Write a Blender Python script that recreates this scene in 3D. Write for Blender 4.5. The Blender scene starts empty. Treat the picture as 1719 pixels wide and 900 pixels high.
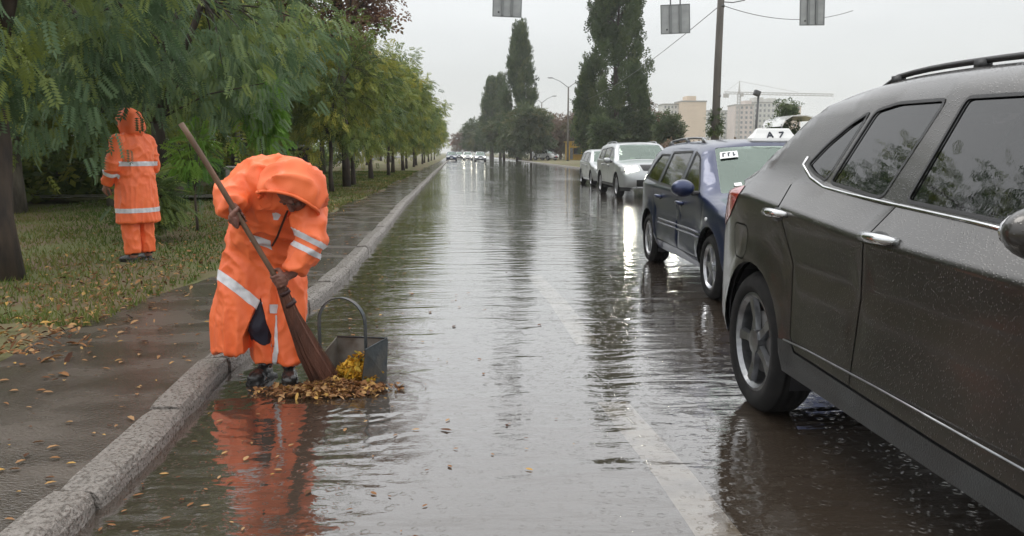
import bpy, bmesh, math, random
import numpy as np
from mathutils import Vector, Matrix, noise
from mathutils.geometry import delaunay_2d_cdt
R = math.radians
random.seed(7); rng = np.random.default_rng(7)
scene = bpy.context.scene
COL = scene.collection

# ------------------------------------------------------------------ camera
CAM_H = 1.35
FPX = 1350.0                      # focal length in pixels of the 1719-wide photograph
PITCH = math.atan(194 / FPX)
YAW = math.atan((859.5 - 768) * math.cos(PITCH) / FPX)
cd = bpy.data.cameras.new('camera'); cam = bpy.data.objects.new('camera', cd); COL.objects.link(cam)
cam.location = (0, 0, CAM_H); cam.rotation_euler = (R(90) - PITCH, 0, -YAW)
cd.sensor_width = 36; cd.lens = 36 * FPX / 1719; cd.clip_start = 0.05; cd.clip_end = 3000
scene.camera = cam
_Mr = cam.rotation_euler.to_matrix()
def ray(px, py):
    return _Mr @ Vector(((px - 859.5) / FPX, (450 - py) / FPX, -1))
def P(px, py, Y):                  # the point seen at that place, Y metres down the road
    d = ray(px, py); return Vector((0, 0, CAM_H)) + d * (Y / d.y)
def G(px, py, z=0.0):              # the point of the level z seen at that place
    d = ray(px, py); return Vector((0, 0, CAM_H)) + d * ((z - CAM_H) / d.z)

# ------------------------------------------------------------------ overcast sky and a soft sun
SUN_EL, SUN_ROT = R(52), R(-40)
w = bpy.data.worlds.new('World'); scene.world = w; w.use_nodes = True
nt = w.node_tree; N = nt.nodes; L = nt.links; N.clear()
out = N.new('ShaderNodeOutputWorld'); bg = N.new('ShaderNodeBackground'); bg.inputs['Strength'].default_value = 0.1
sky = N.new('ShaderNodeTexSky'); sky.sky_type = 'NISHITA'; sky.sun_disc = False
sky.sun_elevation = SUN_EL; sky.sun_rotation = SUN_ROT
tc = N.new('ShaderNodeTexCoord'); sep = N.new('ShaderNodeSeparateXYZ'); L.new(tc.outputs['Generated'], sep.inputs[0])
rp = N.new('ShaderNodeValToRGB'); e = rp.color_ramp.elements
e[0].position = 0.0; e[0].color = (.33, .332, .332, 1); e[1].position = 1.0; e[1].color = (1, 1, 1.0, 1)
q = e.new(.1); q.color = (.365, .372, .37, 1); q = e.new(.25); q.color = (.50, .51, .515, 1); q = e.new(.5); q.color = (.72, .73, .74, 1)
L.new(sep.outputs['Z'], rp.inputs[0])
nz = N.new('ShaderNodeTexNoise'); nz.inputs['Scale'].default_value = 2.2; nz.inputs['Detail'].default_value = 4
mpn = N.new('ShaderNodeMapping'); mpn.inputs['Scale'].default_value = (1, 1, 3); L.new(tc.outputs['Generated'], mpn.inputs[0]); L.new(mpn.outputs[0], nz.inputs['Vector'])
mr = N.new('ShaderNodeMapRange'); mr.inputs[1].default_value = .3; mr.inputs[2].default_value = .7; mr.inputs[3].default_value = .90; mr.inputs[4].default_value = 1.08
L.new(nz.outputs['Fac'], mr.inputs[0])
ml = N.new('ShaderNodeVectorMath'); ml.operation = 'SCALE'; L.new(rp.outputs[0], ml.inputs[0]); L.new(mr.outputs[0], ml.inputs['Scale'])
sc_ = N.new('ShaderNodeVectorMath'); sc_.operation = 'SCALE'; sc_.inputs['Scale'].default_value = 17.0; L.new(ml.outputs[0], sc_.inputs[0])
mx = N.new('ShaderNodeMix'); mx.data_type = 'RGBA'; mx.inputs['Factor'].default_value = .94
L.new(sky.outputs[0], mx.inputs['A']); L.new(sc_.outputs[0], mx.inputs['B'])
L.new(mx.outputs['Result'], bg.inputs['Color']); L.new(bg.outputs[0], out.inputs[0])
sd = bpy.data.lights.new('sun', 'SUN'); sd.energy = 0.6; sd.angle = R(25); sd.color = (1, .97, .92)
sun = bpy.data.objects.new('sun', sd); COL.objects.link(sun)
sun.rotation_euler = (R(90) - SUN_EL, 0, R(180) - SUN_ROT)
scene.view_settings.view_transform = 'Standard'; scene.view_settings.look = 'None'
scene.view_settings.exposure = 0.35; scene.view_settings.gamma = 1.0
scene.cycles.use_denoising = True
scene.cycles.max_bounces = 8; scene.cycles.transparent_max_bounces = 12
scene.cycles.volume_bounces = 1; scene.cycles.sample_clamp_indirect = 6.0

# ------------------------------------------------------------------ helpers
def link(o, parent=None):
    COL.objects.link(o)
    if parent is not None: o.parent = parent
    return o
def thing(name, label, cat, loc=(0, 0, 0), rz=0, group=None):
    o = bpy.data.objects.new(name, None); o.empty_display_size = .1; link(o)
    o.location = loc; o.rotation_euler = (0, 0, rz); return tag(o, label, cat, group)
def tag(o, label=None, cat=None, group=None, kind=None):
    for k, v in (('label', label), ('category', cat), ('group', group), ('kind', kind)):
        if v: o[k] = v
    return o
def copy_tree(o, parent=None):
    c = o.copy(); link(c)
    if parent is not None: c.parent = parent
    for ch in list(o.children): copy_tree(ch, c)
    return c
def np_mesh(name, V, F, tint=None, smooth=False):
    V = np.asarray(V, np.float32); me = bpy.data.meshes.new(name)
    me.vertices.add(len(V)); me.vertices.foreach_set('co', V.ravel())
    F = np.asarray(F, np.int32); k = F.shape[1]
    me.loops.add(F.size); me.loops.foreach_set('vertex_index', F.ravel())
    me.polygons.add(len(F)); me.polygons.foreach_set('loop_start', np.arange(0, F.size, k, dtype=np.int32))
    if smooth: me.polygons.foreach_set('use_smooth', np.ones(len(F), bool))
    if tint is not None:
        a = me.attributes.new('tint', 'FLOAT', 'POINT'); a.data.foreach_set('value', np.asarray(tint, np.float32))
    me.update(calc_edges=True); return me
def obj(name, me, mat=None, parent=None, loc=None):
    o = bpy.data.objects.new(name, me)
    if mat is not None and not me.materials: me.materials.append(mat)
    if loc is not None: o.location = loc
    return link(o, parent)

class MB:
    """collects boxes, tubes and lathes into one mesh"""
    def __init__(s): s.v = []; s.f = []
    def add(s, vs, fs):
        b = len(s.v); s.v += [tuple(p) for p in vs]; s.f += [tuple(i + b for i in f) for f in fs]; return s
    def box(s, c, d, m=None, bev=0.0, taper=1.0):
        x, y, z = d[0] / 2, d[1] / 2, d[2] / 2; t = taper
        if bev <= 0:
            vs = [(-x, -y, -z), (x, -y, -z), (x, y, -z), (-x, y, -z), (-x * t, -y * t, z), (x * t, -y * t, z), (x * t, y * t, z), (-x * t, y * t, z)]
            fs = [(3, 2, 1, 0), (4, 5, 6, 7), (0, 1, 5, 4), (1, 2, 6, 5), (2, 3, 7, 6), (3, 0, 4, 7)]
        else:
            bm = bmesh.new(); bmesh.ops.create_cube(bm, size=1)
            for v in bm.verts:
                k = t if v.co.z > 0 else 1
                v.co = Vector((v.co.x * 2 * x * k, v.co.y * 2 * y * k, v.co.z * 2 * z))
            bmesh.ops.bevel(bm, geom=bm.edges[:], offset=bev, segments=2, affect='EDGES', profile=.5)
            bm.verts.index_update(); vs = [v.co.copy() for v in bm.verts]; fs = [[v.index for v in f.verts] for f in bm.faces]; bm.free()
        c = Vector(c)
        vs = [(m @ Vector(p) if m is not None else Vector(p)) + c for p in vs]
        return s.add(vs, fs)
    def tube(s, pts, rad, n=8, cap=True, flat=None):
        pts = [Vector(p) for p in pts]
        if not hasattr(rad, '__len__'): rad = [rad] * len(pts)
        vs = []; fs = []; up = None
        for i, p in enumerate(pts):
            d = (pts[min(i + 1, len(pts) - 1)] - pts[max(i - 1, 0)]).normalized()
            if up is None:
                up = d.cross(Vector((0, 1, 0)) if abs(d.y) < .9 else Vector((1, 0, 0))).normalized()
            up = (up - d * up.dot(d)).normalized(); sd_ = d.cross(up)
            for k in range(n):
                a = 2 * math.pi * k / n
                vs.append(p + (up * math.cos(a) * (flat or 1) + sd_ * math.sin(a)) * rad[i])
        for i in range(len(pts) - 1):
            for k in range(n):
                k2 = (k + 1) % n; fs.append((i * n + k, i * n + k2, (i + 1) * n + k2, (i + 1) * n + k))
        if cap:
            fs.append(tuple(range(n - 1, -1, -1))); b = (len(pts) - 1) * n; fs.append(tuple(range(b, b + n)))
        return s.add(vs, fs)
    def ball(s, c, r, m=None, seg=12, rings=8):
        if not hasattr(r, '__len__'): r = (r, r, r)
        vs = [(0, 0, r[2])]; c = Vector(c)
        for i in range(1, rings):
            t = math.pi * i / rings
            for k in range(seg):
                a = 2 * math.pi * k / seg; vs.append((r[0] * math.sin(t) * math.cos(a), r[1] * math.sin(t) * math.sin(a), r[2] * math.cos(t)))
        vs.append((0, 0, -r[2])); fs = []
        for k in range(seg):
            fs.append((0, 1 + k, 1 + (k + 1) % seg)); b = 1 + (rings - 2) * seg
            fs.append((len(vs) - 1, b + (k + 1) % seg, b + k))
        for i in range(rings - 2):
            for k in range(seg):
                a, b = 1 + i * seg + k, 1 + i * seg + (k + 1) % seg
                fs.append((a, a + seg, b + seg, b))
        vs = [(m @ Vector(p) if m is not None else Vector(p)) + c for p in vs]
        return s.add(vs, fs)
    def capsule(s, a, b, ra, rb, n=12):
        s.tube([a, b], [ra, rb], n); s.ball(a, ra, seg=n, rings=8); s.ball(b, rb, seg=n, rings=8); return s
    def lathe(s, prof, n=32, axis='y', c=(0, 0, 0)):
        """prof: (radius, along) pairs of an open profile spun about the axis"""
        vs = []; fs = []; m = len(prof); c = Vector(c)
        for k in range(n):
            a = 2 * math.pi * k / n
            for r, h in prof:
                p = (r * math.cos(a), h, r * math.sin(a)) if axis == 'y' else (r * math.cos(a), r * math.sin(a), h)
                vs.append(Vector(p) + c)
        for k in range(n):
            k2 = (k + 1) % n
            for j in range(m - 1): fs.append((k * m + j, k * m + j + 1, k2 * m + j + 1, k2 * m + j))
        return s.add(vs, fs)
    def loft(s, rings, cap=True):
        n = len(rings[0]); vs = [p for r in rings for p in r]; fs = []
        for i in range(len(rings) - 1):
            for k in range(n):
                k2 = (k + 1) % n; fs.append((i * n + k, i * n + k2, (i + 1) * n + k2, (i + 1) * n + k))
        if cap:
            fs.append(tuple(range(n - 1, -1, -1))); b = (len(rings) - 1) * n; fs.append(tuple(range(b, b + n)))
        return s.add(vs, fs)
    def prism(s, poly, y0, y1, axes='xz'):
        """polygon extruded; axes names where its two numbers go"""
        n = len(poly)
        def mk(p, h):
            return {'xz': (p[0], h, p[1]), 'xy': (p[0], p[1], h), 'yz': (h, p[0], p[1])}[axes]
        vs = [mk(p, y0) for p in poly] + [mk(p, y1) for p in poly]
        fs = [tuple(range(n - 1, -1, -1)), tuple(range(n, 2 * n))] + [(i, (i + 1) % n, n + (i + 1) % n, n + i) for i in range(n)]
        return s.add(vs, fs)
    def mesh(s, name, smooth=False, fix=True):
        me = bpy.data.meshes.new(name); me.from_pydata(s.v, [], s.f)
        if fix:
            bm = bmesh.new(); bm.from_mesh(me); bmesh.ops.recalc_face_normals(bm, faces=bm.faces[:]); bm.to_mesh(me); bm.free()
        if smooth: me.polygons.foreach_set('use_smooth', [True] * len(me.polygons))
        me.update(); return me
    def build(s, name, mat, parent=None, smooth=False, loc=None):
        return obj(name, s.mesh(name, smooth), mat, parent, loc)

def remeshed(me, voxel, smooth_it=4, subsurf=0):
    o = bpy.data.objects.new('tmp', me); COL.objects.link(o)
    m = o.modifiers.new('r', 'REMESH'); m.mode = 'VOXEL'; m.voxel_size = voxel; m.use_smooth_shade = True
    if smooth_it:
        s_ = o.modifiers.new('s', 'SMOOTH'); s_.factor = .5; s_.iterations = smooth_it
    dg = bpy.context.evaluated_depsgraph_get()
    r = bpy.data.meshes.new_from_object(o.evaluated_get(dg)); bpy.data.objects.remove(o)
    r.materials.clear(); return r

# ------------------------------------------------------------------ materials
def nodes(name):
    m = bpy.data.materials.new(name); m.use_nodes = True; t = m.node_tree
    return m, t, t.nodes, t.links, t.nodes['Principled BSDF'], t.nodes['Material Output']
def mat(name, c, rough=.6, metal=0, c2=None, scale=6, coat=0, bump=0, bscale=40, rough2=None, spec=.5, stretch=(1, 1, 1), emit=0, detail=5, coords='Object', lo=.35, hi=.65):
    m, t, n, l, b, o = nodes(name)
    b.inputs['Base Color'].default_value = (*c, 1); b.inputs['Roughness'].default_value = rough
    b.inputs['Metallic'].default_value = metal; b.inputs['Coat Weight'].default_value = coat; b.inputs['Coat Roughness'].default_value = .05
    b.inputs['Specular IOR Level'].default_value = spec
    tcx = n.new('ShaderNodeTexCoord'); mp = n.new('ShaderNodeMapping'); mp.inputs['Scale'].default_value = stretch
    l.new(tcx.outputs[coords], mp.inputs[0])
    if c2 is not None or rough2 is not None:
        z = n.new('ShaderNodeTexNoise'); z.inputs['Scale'].default_value = scale; z.inputs['Detail'].default_value = detail
        l.new(mp.outputs[0], z.inputs['Vector'])
        r = n.new('ShaderNodeMapRange'); r.inputs[1].default_value = lo; r.inputs[2].default_value = hi; l.new(z.outputs['Fac'], r.inputs[0])
        if c2 is not None:
            x = n.new('ShaderNodeMix'); x.data_type = 'RGBA'; x.inputs['A'].default_value = (*c, 1); x.inputs['B'].default_value = (*c2, 1)
            l.new(r.outputs[0], x.inputs['Factor']); l.new(x.outputs['Result'], b.inputs['Base Color'])
        if rough2 is not None:
            x = n.new('ShaderNodeMapRange'); x.inputs[3].default_value = rough; x.inputs[4].default_value = rough2
            l.new(r.outputs[0], x.inputs[0]); l.new(x.outputs[0], b.inputs['Roughness'])
    if bump:
        z = n.new('ShaderNodeTexNoise'); z.inputs['Scale'].default_value = bscale; z.inputs['Detail'].default_value = 4; l.new(mp.outputs[0], z.inputs['Vector'])
        u = n.new('ShaderNodeBump'); u.inputs['Strength'].default_value = bump; u.inputs['Distance'].default_value = .02
        l.new(z.outputs['Fac'], u.inputs['Height']); l.new(u.outputs[0], b.inputs['Normal'])
    if emit:
        b.inputs['Emission Color'].default_value = (*c, 1); b.inputs['Emission Strength'].default_value = emit
    return m
def glass_mat(name, tint, ior=1.6, rough=.02, refl=(1, 1, 1)):
    m, t, n, l, b, o = nodes(name); n.remove(b)
    tr = n.new('ShaderNodeBsdfTransparent'); tr.inputs[0].default_value = (*tint, 1)
    gl = n.new('ShaderNodeBsdfGlossy'); gl.inputs['Roughness'].default_value = rough; gl.inputs['Color'].default_value = (*refl, 1)
    f = n.new('ShaderNodeFresnel'); f.inputs['IOR'].default_value = ior
    tcx = n.new('ShaderNodeTexCoord'); z = n.new('ShaderNodeTexNoise'); z.inputs['Scale'].default_value = 45; l.new(tcx.outputs['Object'], z.inputs['Vector'])
    u = n.new('ShaderNodeBump'); u.inputs['Strength'].default_value = .03; u.inputs['Distance'].default_value = .003; l.new(z.outputs['Fac'], u.inputs['Height'])
    l.new(u.outputs[0], gl.inputs['Normal']); l.new(u.outputs[0], f.inputs['Normal'])
    x = n.new('ShaderNodeMixShader'); l.new(f.outputs[0], x.inputs[0]); l.new(tr.outputs[0], x.inputs[1]); l.new(gl.outputs[0], x.inputs[2])
    l.new(x.outputs[0], o.inputs[0]); return m
def leaf_mat(name, cols, transl=.36, rough=.45, spec=.2):
    """colour runs along the leaf tint attribute, each frond its own shade of the kind"""
    m, t, n, l, b, o = nodes(name)
    a = n.new('ShaderNodeAttribute'); a.attribute_name = 'tint'
    oi = n.new('ShaderNodeObjectInfo'); ad = n.new('ShaderNodeMath'); ad.operation = 'MULTIPLY_ADD'; ad.inputs[1].default_value = .16; ad.inputs[2].default_value = -.08
    l.new(oi.outputs['Random'], ad.inputs[0]); s_ = n.new('ShaderNodeMath'); s_.operation = 'ADD'; s_.use_clamp = True
    l.new(a.outputs['Fac'], s_.inputs[0]); l.new(ad.outputs[0], s_.inputs[1])
    r = n.new('ShaderNodeValToRGB'); el = r.color_ramp.elements
    for i, c in enumerate(cols):
        p = i / (len(cols) - 1)
        k = el[0] if i == 0 else (el[len(el) - 1] if i == len(cols) - 1 else el.new(p))
        k.position = p; k.color = (*c, 1)
    l.new(s_.outputs[0], r.inputs[0]); l.new(r.outputs[0], b.inputs['Base Color'])
    b.inputs['Roughness'].default_value = rough; b.inputs['Specular IOR Level'].default_value = spec
    tr = n.new('ShaderNodeBsdfTranslucent'); l.new(r.outputs[0], tr.inputs[0])
    x = n.new('ShaderNodeMixShader'); x.inputs[0].default_value = transl
    l.new(b.outputs[0], x.inputs[1]); l.new(tr.outputs[0], x.inputs[2]); l.new(x.outputs[0], o.inputs[0]); return m

M = {}
M['bark'] = mat('bark', (.07, .05, .035), .8, c2=(.03, .024, .02), scale=9, bump=.6, bscale=25, stretch=(1, 1, .3))
M['pale_bark'] = mat('pale_bark', (.16, .14, .11), .8, c2=(.06, .05, .04), scale=7, bump=.6, bscale=25, stretch=(1, 1, .3))
M['locust'] = leaf_mat('locust_leaf', [(.07, .11, .042), (.12, .175, .055), (.19, .24, .06), (.28, .305, .065), (.40, .37, .07)])
M['blue_locust'] = leaf_mat('blue_locust_leaf', [(.06, .10, .05), (.10, .165, .08), (.15, .225, .115), (.20, .26, .085), (.27, .32, .075)])
M['lime'] = leaf_mat('lime_leaf', [(.10, .22, .04), (.18, .34, .05), (.28, .42, .08)], .4)
M['russet'] = leaf_mat('russet_leaf', [(.10, .05, .035), (.17, .085, .06), (.22, .13, .08), (.12, .11, .05)])
M['poplar'] = leaf_mat('poplar_leaf', [(.05, .078, .038), (.078, .11, .05), (.11, .145, .06), (.15, .175, .07)])
M['mixed'] = leaf_mat('mixed_leaf', [(.06, .085, .045), (.08, .11, .05), (.11, .13, .06), (.14, .14, .065)])
M['autumn'] = leaf_mat('autumn_leaf', [(.12, .085, .06), (.17, .115, .08), (.21, .145, .10), (.14, .13, .07)])
M['fallen'] = leaf_mat('fallen_leaf', [(.07, .034, .022), (.16, .075, .035), (.28, .14, .06), (.40, .24, .12), (.50, .30, .09)], .1, .55, .07)
M['yellow_leaf'] = leaf_mat('yellow_leaf', [(.34, .17, .03), (.58, .31, .03), (.68, .40, .05), (.28, .24, .05)], .15, .45, .1)
M['grassblade'] = leaf_mat('grass_blade', [(.06, .10, .025), (.11, .16, .04), (.17, .19, .055), (.22, .18, .08)], .3, .9, .02)
M['concrete'] = mat('concrete', (.32, .30, .27), .7, c2=(.2, .19, .17), scale=3, bump=.3, bscale=30)
M['steel'] = mat('steel', (.35, .36, .37), .4, .8, c2=(.25, .25, .26), scale=4)
M['darksteel'] = mat('dark_steel', (.09, .09, .09), .5, .5)
M['black'] = mat('black_plastic', (.018, .018, .02), .45, bump=.15, bscale=200)
M['rubber'] = mat('rubber', (.012, .012, .0125), .9, c2=(.016, .0155, .015), scale=12, rough2=.75, spec=.15)
M['chrome'] = mat('chrome', (.62, .63, .64), .16, 1, c2=(.5, .5, .5), scale=20)
M['alloy'] = mat('alloy', (.5, .51, .53), .28, .9, c2=(.38, .38, .4), scale=15)
M['darkalloy'] = mat('dark_alloy', (.30, .31, .32), .3, .9, c2=(.18, .18, .19), scale=12)
# ------------------------------------------------------------------ the ground, road and flood water
ROAD_R = 10.1
KX = [(-6, -1.36), (3.6, -1.36), (5, -1.42), (6.2, -1.34), (8.5, -1.20), (14, -1.24), (20, -1.32), (34, -1.37), (48, -1.42), (90, -1.45), (420, -1.45)]
def kerb_x(y):
    return float(np.interp(y, [k[0] for k in KX], [k[1] for k in KX]))
def sheet(name, x0, x1, y0, y1, z, m, nx=2, ny=2, left=None, right=None):
    vs = []; fs = []
    ys = np.linspace(y0, y1, ny)
    for y in ys:
        a = left(y) if left else x0; b = right(y) if right else x1
        for i in range(nx): vs.append((a + (b - a) * i / (nx - 1), y, z))
    for j in range(ny - 1):
        for i in range(nx - 1): fs.append((j * nx + i, j * nx + i + 1, (j + 1) * nx + i + 1, (j + 1) * nx + i))
    me = bpy.data.meshes.new(name); me.from_pydata(vs, [], fs); me.update()
    return tag(obj(name, me, m), kind='structure')
M['soil'] = mat('soil', (.10, .085, .05), .9, c2=(.13, .13, .05), scale=.35, bump=.5, bscale=6)
sheet('ground', -900, 900, -40, 1600, -.06, M['soil'])
M['asphalt'] = mat('asphalt', (.085, .08, .075), .55, c2=(.05, .048, .046), scale=1.3, bump=.5, bscale=70)
sheet('road', -1.6, ROAD_R, -6, 420, -.02, M['asphalt'])

def water_mat():
    m, t, n, l, b, o = nodes('flood_water'); n.remove(b)
    tcx = n.new('ShaderNodeTexCoord')
    def noise_n(scale, stretch, detail=3, rough=.5, dist=0.0):
        mp = n.new('ShaderNodeMapping'); mp.inputs['Scale'].default_value = stretch; l.new(tcx.outputs['Object'], mp.inputs[0])
        z = n.new('ShaderNodeTexNoise'); z.inputs['Scale'].default_value = scale; z.inputs['Detail'].default_value = detail; z.inputs['Roughness'].default_value = rough
        z.inputs['Distortion'].default_value = dist
        l.new(mp.outputs[0], z.inputs['Vector']); return z.outputs['Fac']
    def mth(op, a, b_=None, c_=None, clamp=False):
        x = n.new('ShaderNodeMath'); x.operation = op; x.use_clamp = clamp
        for i, v in enumerate((a, b_, c_)):
            if v is None: continue
            if isinstance(v, (int, float)): x.inputs[i].default_value = v
            else: l.new(v, x.inputs[i])
        return x.outputs[0]
    w1 = noise_n(1.0, (1.1, 3.6, 1), 2, .5, .6)          # slow swell running across the road
    w2 = noise_n(1.0, (7, 19, 1), 3, .55, .4)           # wind ripples
    w3 = noise_n(1.0, (38, 48, 1), 2, .5)               # fine shiver
    # rain rings: each cell of a loose lattice holds a ring of its own age
    def rings(scale, off, thr):
        mp = n.new('ShaderNodeMapping'); mp.inputs['Scale'].default_value = (scale, scale, scale); mp.inputs['Location'].default_value = (off, off * 1.7, 0)
        l.new(tcx.outputs['Object'], mp.inputs[0])
        v = n.new('ShaderNodeTexVoronoi'); v.feature = 'F1'; v.inputs['Randomness'].default_value = .9; v.voronoi_dimensions = '2D'
        l.new(mp.outputs[0], v.inputs['Vector'])
        sp = n.new('ShaderNodeSeparateXYZ'); l.new(v.outputs['Color'], sp.inputs[0])
        d = v.outputs['Distance']; rad = mth('MULTIPLY_ADD', sp.outputs['X'], .26, .06)
        q = mth('SUBTRACT', d, rad); env = mth('MULTIPLY', mth('ABSOLUTE', q), 11.0)
        env = mth('SUBTRACT', 1.0, env, clamp=True)
        wv = mth('SINE', mth('MULTIPLY', q, 75.0))
        on = mth('GREATER_THAN', sp.outputs['Y'], thr)
        return mth('MULTIPLY', mth('MULTIPLY', wv, env), on)
    r1 = rings(3.1, 0, .62); r2 = rings(5.3, 3.3, .68)
    h = mth('MULTIPLY', w1, 1.2)
    calm = n.new('ShaderNodeMapRange'); calm.inputs[1].default_value = .35; calm.inputs[2].default_value = .62; calm.inputs[3].default_value = .25; calm.inputs[4].default_value = 1.2
    l.new(noise_n(.35, (1, .6, 1), 2), calm.inputs[0])
    h = mth('ADD', h, mth('MULTIPLY', mth('MULTIPLY', w2, .24), calm.outputs[0]))
    h = mth('MULTIPLY_ADD', w3, .020, h)
    h = mth('MULTIPLY_ADD', r1, .022, h); h = mth('MULTIPLY_ADD', r2, .013, h)
    # ripples spreading from the broom and from the near wheel
    for (cx, cy, amp, k, reach) in ((-.72, 4.45, .045, 62.0, 1.5), (1.9, 4.2, .03, 48.0, 2.0)):
        vd = n.new('ShaderNodeVectorMath'); vd.operation = 'DISTANCE'; vd.inputs[1].default_value = (cx, cy, 0)
        wob = n.new('ShaderNodeVectorMath'); wob.operation = 'MULTIPLY_ADD'; nzz = n.new('ShaderNodeTexNoise'); nzz.inputs['Scale'].default_value = 2.5
        l.new(tcx.outputs['Object'], nzz.inputs['Vector']); wob.inputs[1].default_value = (.35, .35, 0)
        l.new(nzz.outputs['Color'], wob.inputs[0]); l.new(tcx.outputs['Object'], wob.inputs[2]); l.new(wob.outputs[0], vd.inputs[0])
        fall = n.new('ShaderNodeMapRange'); fall.inputs[1].default_value = .3; fall.inputs[2].default_value = reach; fall.inputs[3].default_value = amp; fall.inputs[4].default_value = 0
        l.new(vd.outputs['Value'], fall.inputs[0])
        h = mth('ADD', h, mth('MULTIPLY', mth('SINE', mth('MULTIPLY', vd.outputs['Value'], k)), fall.outputs[0]))
    u = n.new('ShaderNodeBump'); u.inputs['Strength'].default_value = 1.0; u.inputs['Distance'].default_value = WAVE
    l.new(h, u.inputs['Height'])
    gl = n.new('ShaderNodeBsdfGlossy'); gl.inputs['Color'].default_value = (1, 1, 1, 1)
    # film thins over the crown of the road and lets the asphalt roughen it
    rr = n.new('ShaderNodeMapRange'); rr.inputs[1].default_value = .42; rr.inputs[2].default_value = .66; rr.inputs[3].default_value = .03; rr.inputs[4].default_value = .13
    l.new(noise_n(.22, (1, .35, 1), 4), rr.inputs[0]); l.new(rr.outputs[0], gl.inputs['Roughness'])
    lw = n.new('ShaderNodeLayerWeight'); lw.inputs['Blend'].default_value = .5
    l.new(u.outputs[0], gl.inputs['Normal']); l.new(u.outputs[0], lw.inputs['Normal'])
    fr = mth('MULTIPLY_ADD', mth('POWER', lw.outputs['Facing'], 2.6), .98, .03, True)
    tr = n.new('ShaderNodeBsdfTransparent'); tr.inputs[0].default_value = (.80, .76, .70, 1)
    df = n.new('ShaderNodeBsdfDiffuse'); df.inputs[0].default_value = (.075, .054, .038, 1)   # silt in the water
    mz = n.new('ShaderNodeMixShader'); mz.inputs[0].default_value = .45; l.new(tr.outputs[0], mz.inputs[1]); l.new(df.outputs[0], mz.inputs[2])
    x = n.new('ShaderNodeMixShader'); l.new(fr, x.inputs[0]); l.new(mz.outputs[0], x.inputs[1]); l.new(gl.outputs[0], x.inputs[2])
    l.new(x.outputs[0], o.inputs[0]); return m
WAVE = .0108
M['water'] = water_mat()
sheet('flood_water', 0, 0, -6, 420, 0.0, M['water'], nx=2, ny=300, left=lambda y: kerb_x(y) - .02, right=lambda y: ROAD_R + .02)

# painted markings under the water
M['road_paint'] = mat('road_paint', (.62, .59, .53), .5, c2=(.24, .225, .2), scale=6, lo=.40, hi=.68, detail=9)
def strip(name, pts, wd, z, m, label=None):
    vs = []; fs = []
    for x, y in pts: vs += [(x - wd / 2, y, z), (x + wd / 2, y, z)]
    for i in range(len(pts) - 1): fs.append((2 * i, 2 * i + 1, 2 * i + 3, 2 * i + 2))
    me = bpy.data.meshes.new(name); me.from_pydata(vs, [], fs); me.update()
    return tag(obj(name, me, m), kind='structure')
for a, b in ((2.2, 4.25), (5.6, 8.9), (13.2, 16.6), (22, 25), (31, 34)):
    strip('lane_marking', [(.93 + .004 * (4 - a), a), (.91, (a + b) / 2), (.84, b)], .17, -.014, M['road_paint'])
strip('centre_line', [(3.0, y) if y < 15 else (3.0 - min(.8, (y - 15) * .02), y) for y in np.linspace(11, 120, 40)], .13, -.014, M['road_paint'])

# kerb of separate weathered stones
M['kerb'] = mat('kerb_concrete', (.29, .26, .235), .5, c2=(.15, .132, .115), scale=55, bump=1.0, bscale=90, rough2=.22, lo=.40, hi=.62, detail=8)
def kerb_stone(x0, y0, x1, y1, wd, h, seed, sgn=-1):
    """a stone with a worn top edge; its road face stands at x0..x1"""
    r = random.Random(seed); prof = [(0, -.08), (0.0, h * .55), (.018, h * .86), (.05, h), (wd - .03, h - .004), (wd, h - .035), (wd, -.08)]
    n = 9; rings = []
    for i in range(n):
        t = i / (n - 1); x = x0 + (x1 - x0) * t; y = y0 + (y1 - y0) * t
        ins = .012 if i in (0, n - 1) else 0
        ring = []
        for (a, z) in prof:
            q = noise.noise(Vector((y * 5, a * 22, seed * .37))) * .016
            ring.append(Vector((x + sgn * (a + (ins if a < .02 else 0)) + q, y, z - (ins if z > h * .5 else 0) + q * .8)))
        rings.append(ring)
    return MB().loft(rings).mesh('kerb_stone', smooth=False)
def kerb(name, fx, y0, y1, step, wd, h, sgn, far):
    root = bpy.data.objects.new(name, None); link(root); tag(root, kind='structure')
    y = y0; i = 0
    while y < far:
        y2 = y + step; r_ = random.Random(i * 7 + 1)
        j = r_.uniform(-.012, .012)
        obj('kerb_stone', kerb_stone(fx(y) + j, y + .010, fx(y2) + j, y2 - .010, wd, h + r_.uniform(-.012, .010), i + 3, sgn), M['kerb'], root)
        y = y2; i += 1
    bars = MB()
    yy = list(np.linspace(far, y1, 30))
    for a, b in zip(yy[:-1], yy[1:]):
        bars.loft([[Vector((fx(q), q, -.08)), Vector((fx(q), q, h)), Vector((fx(q) + sgn * wd, q, h)), Vector((fx(q) + sgn * wd, q, -.08))] for q in (a, b - .02)])
    o = bars.build('far_kerb_run', M['kerb'], root); tag(o, kind='stuff')
kerb('kerb', kerb_x, -4, 420, 1.0, .19, .098, -1, 46)
kerb('verge_kerb', lambda y: ROAD_R, 8, 420, 1.0, .18, .12, 1, 60)

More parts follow.
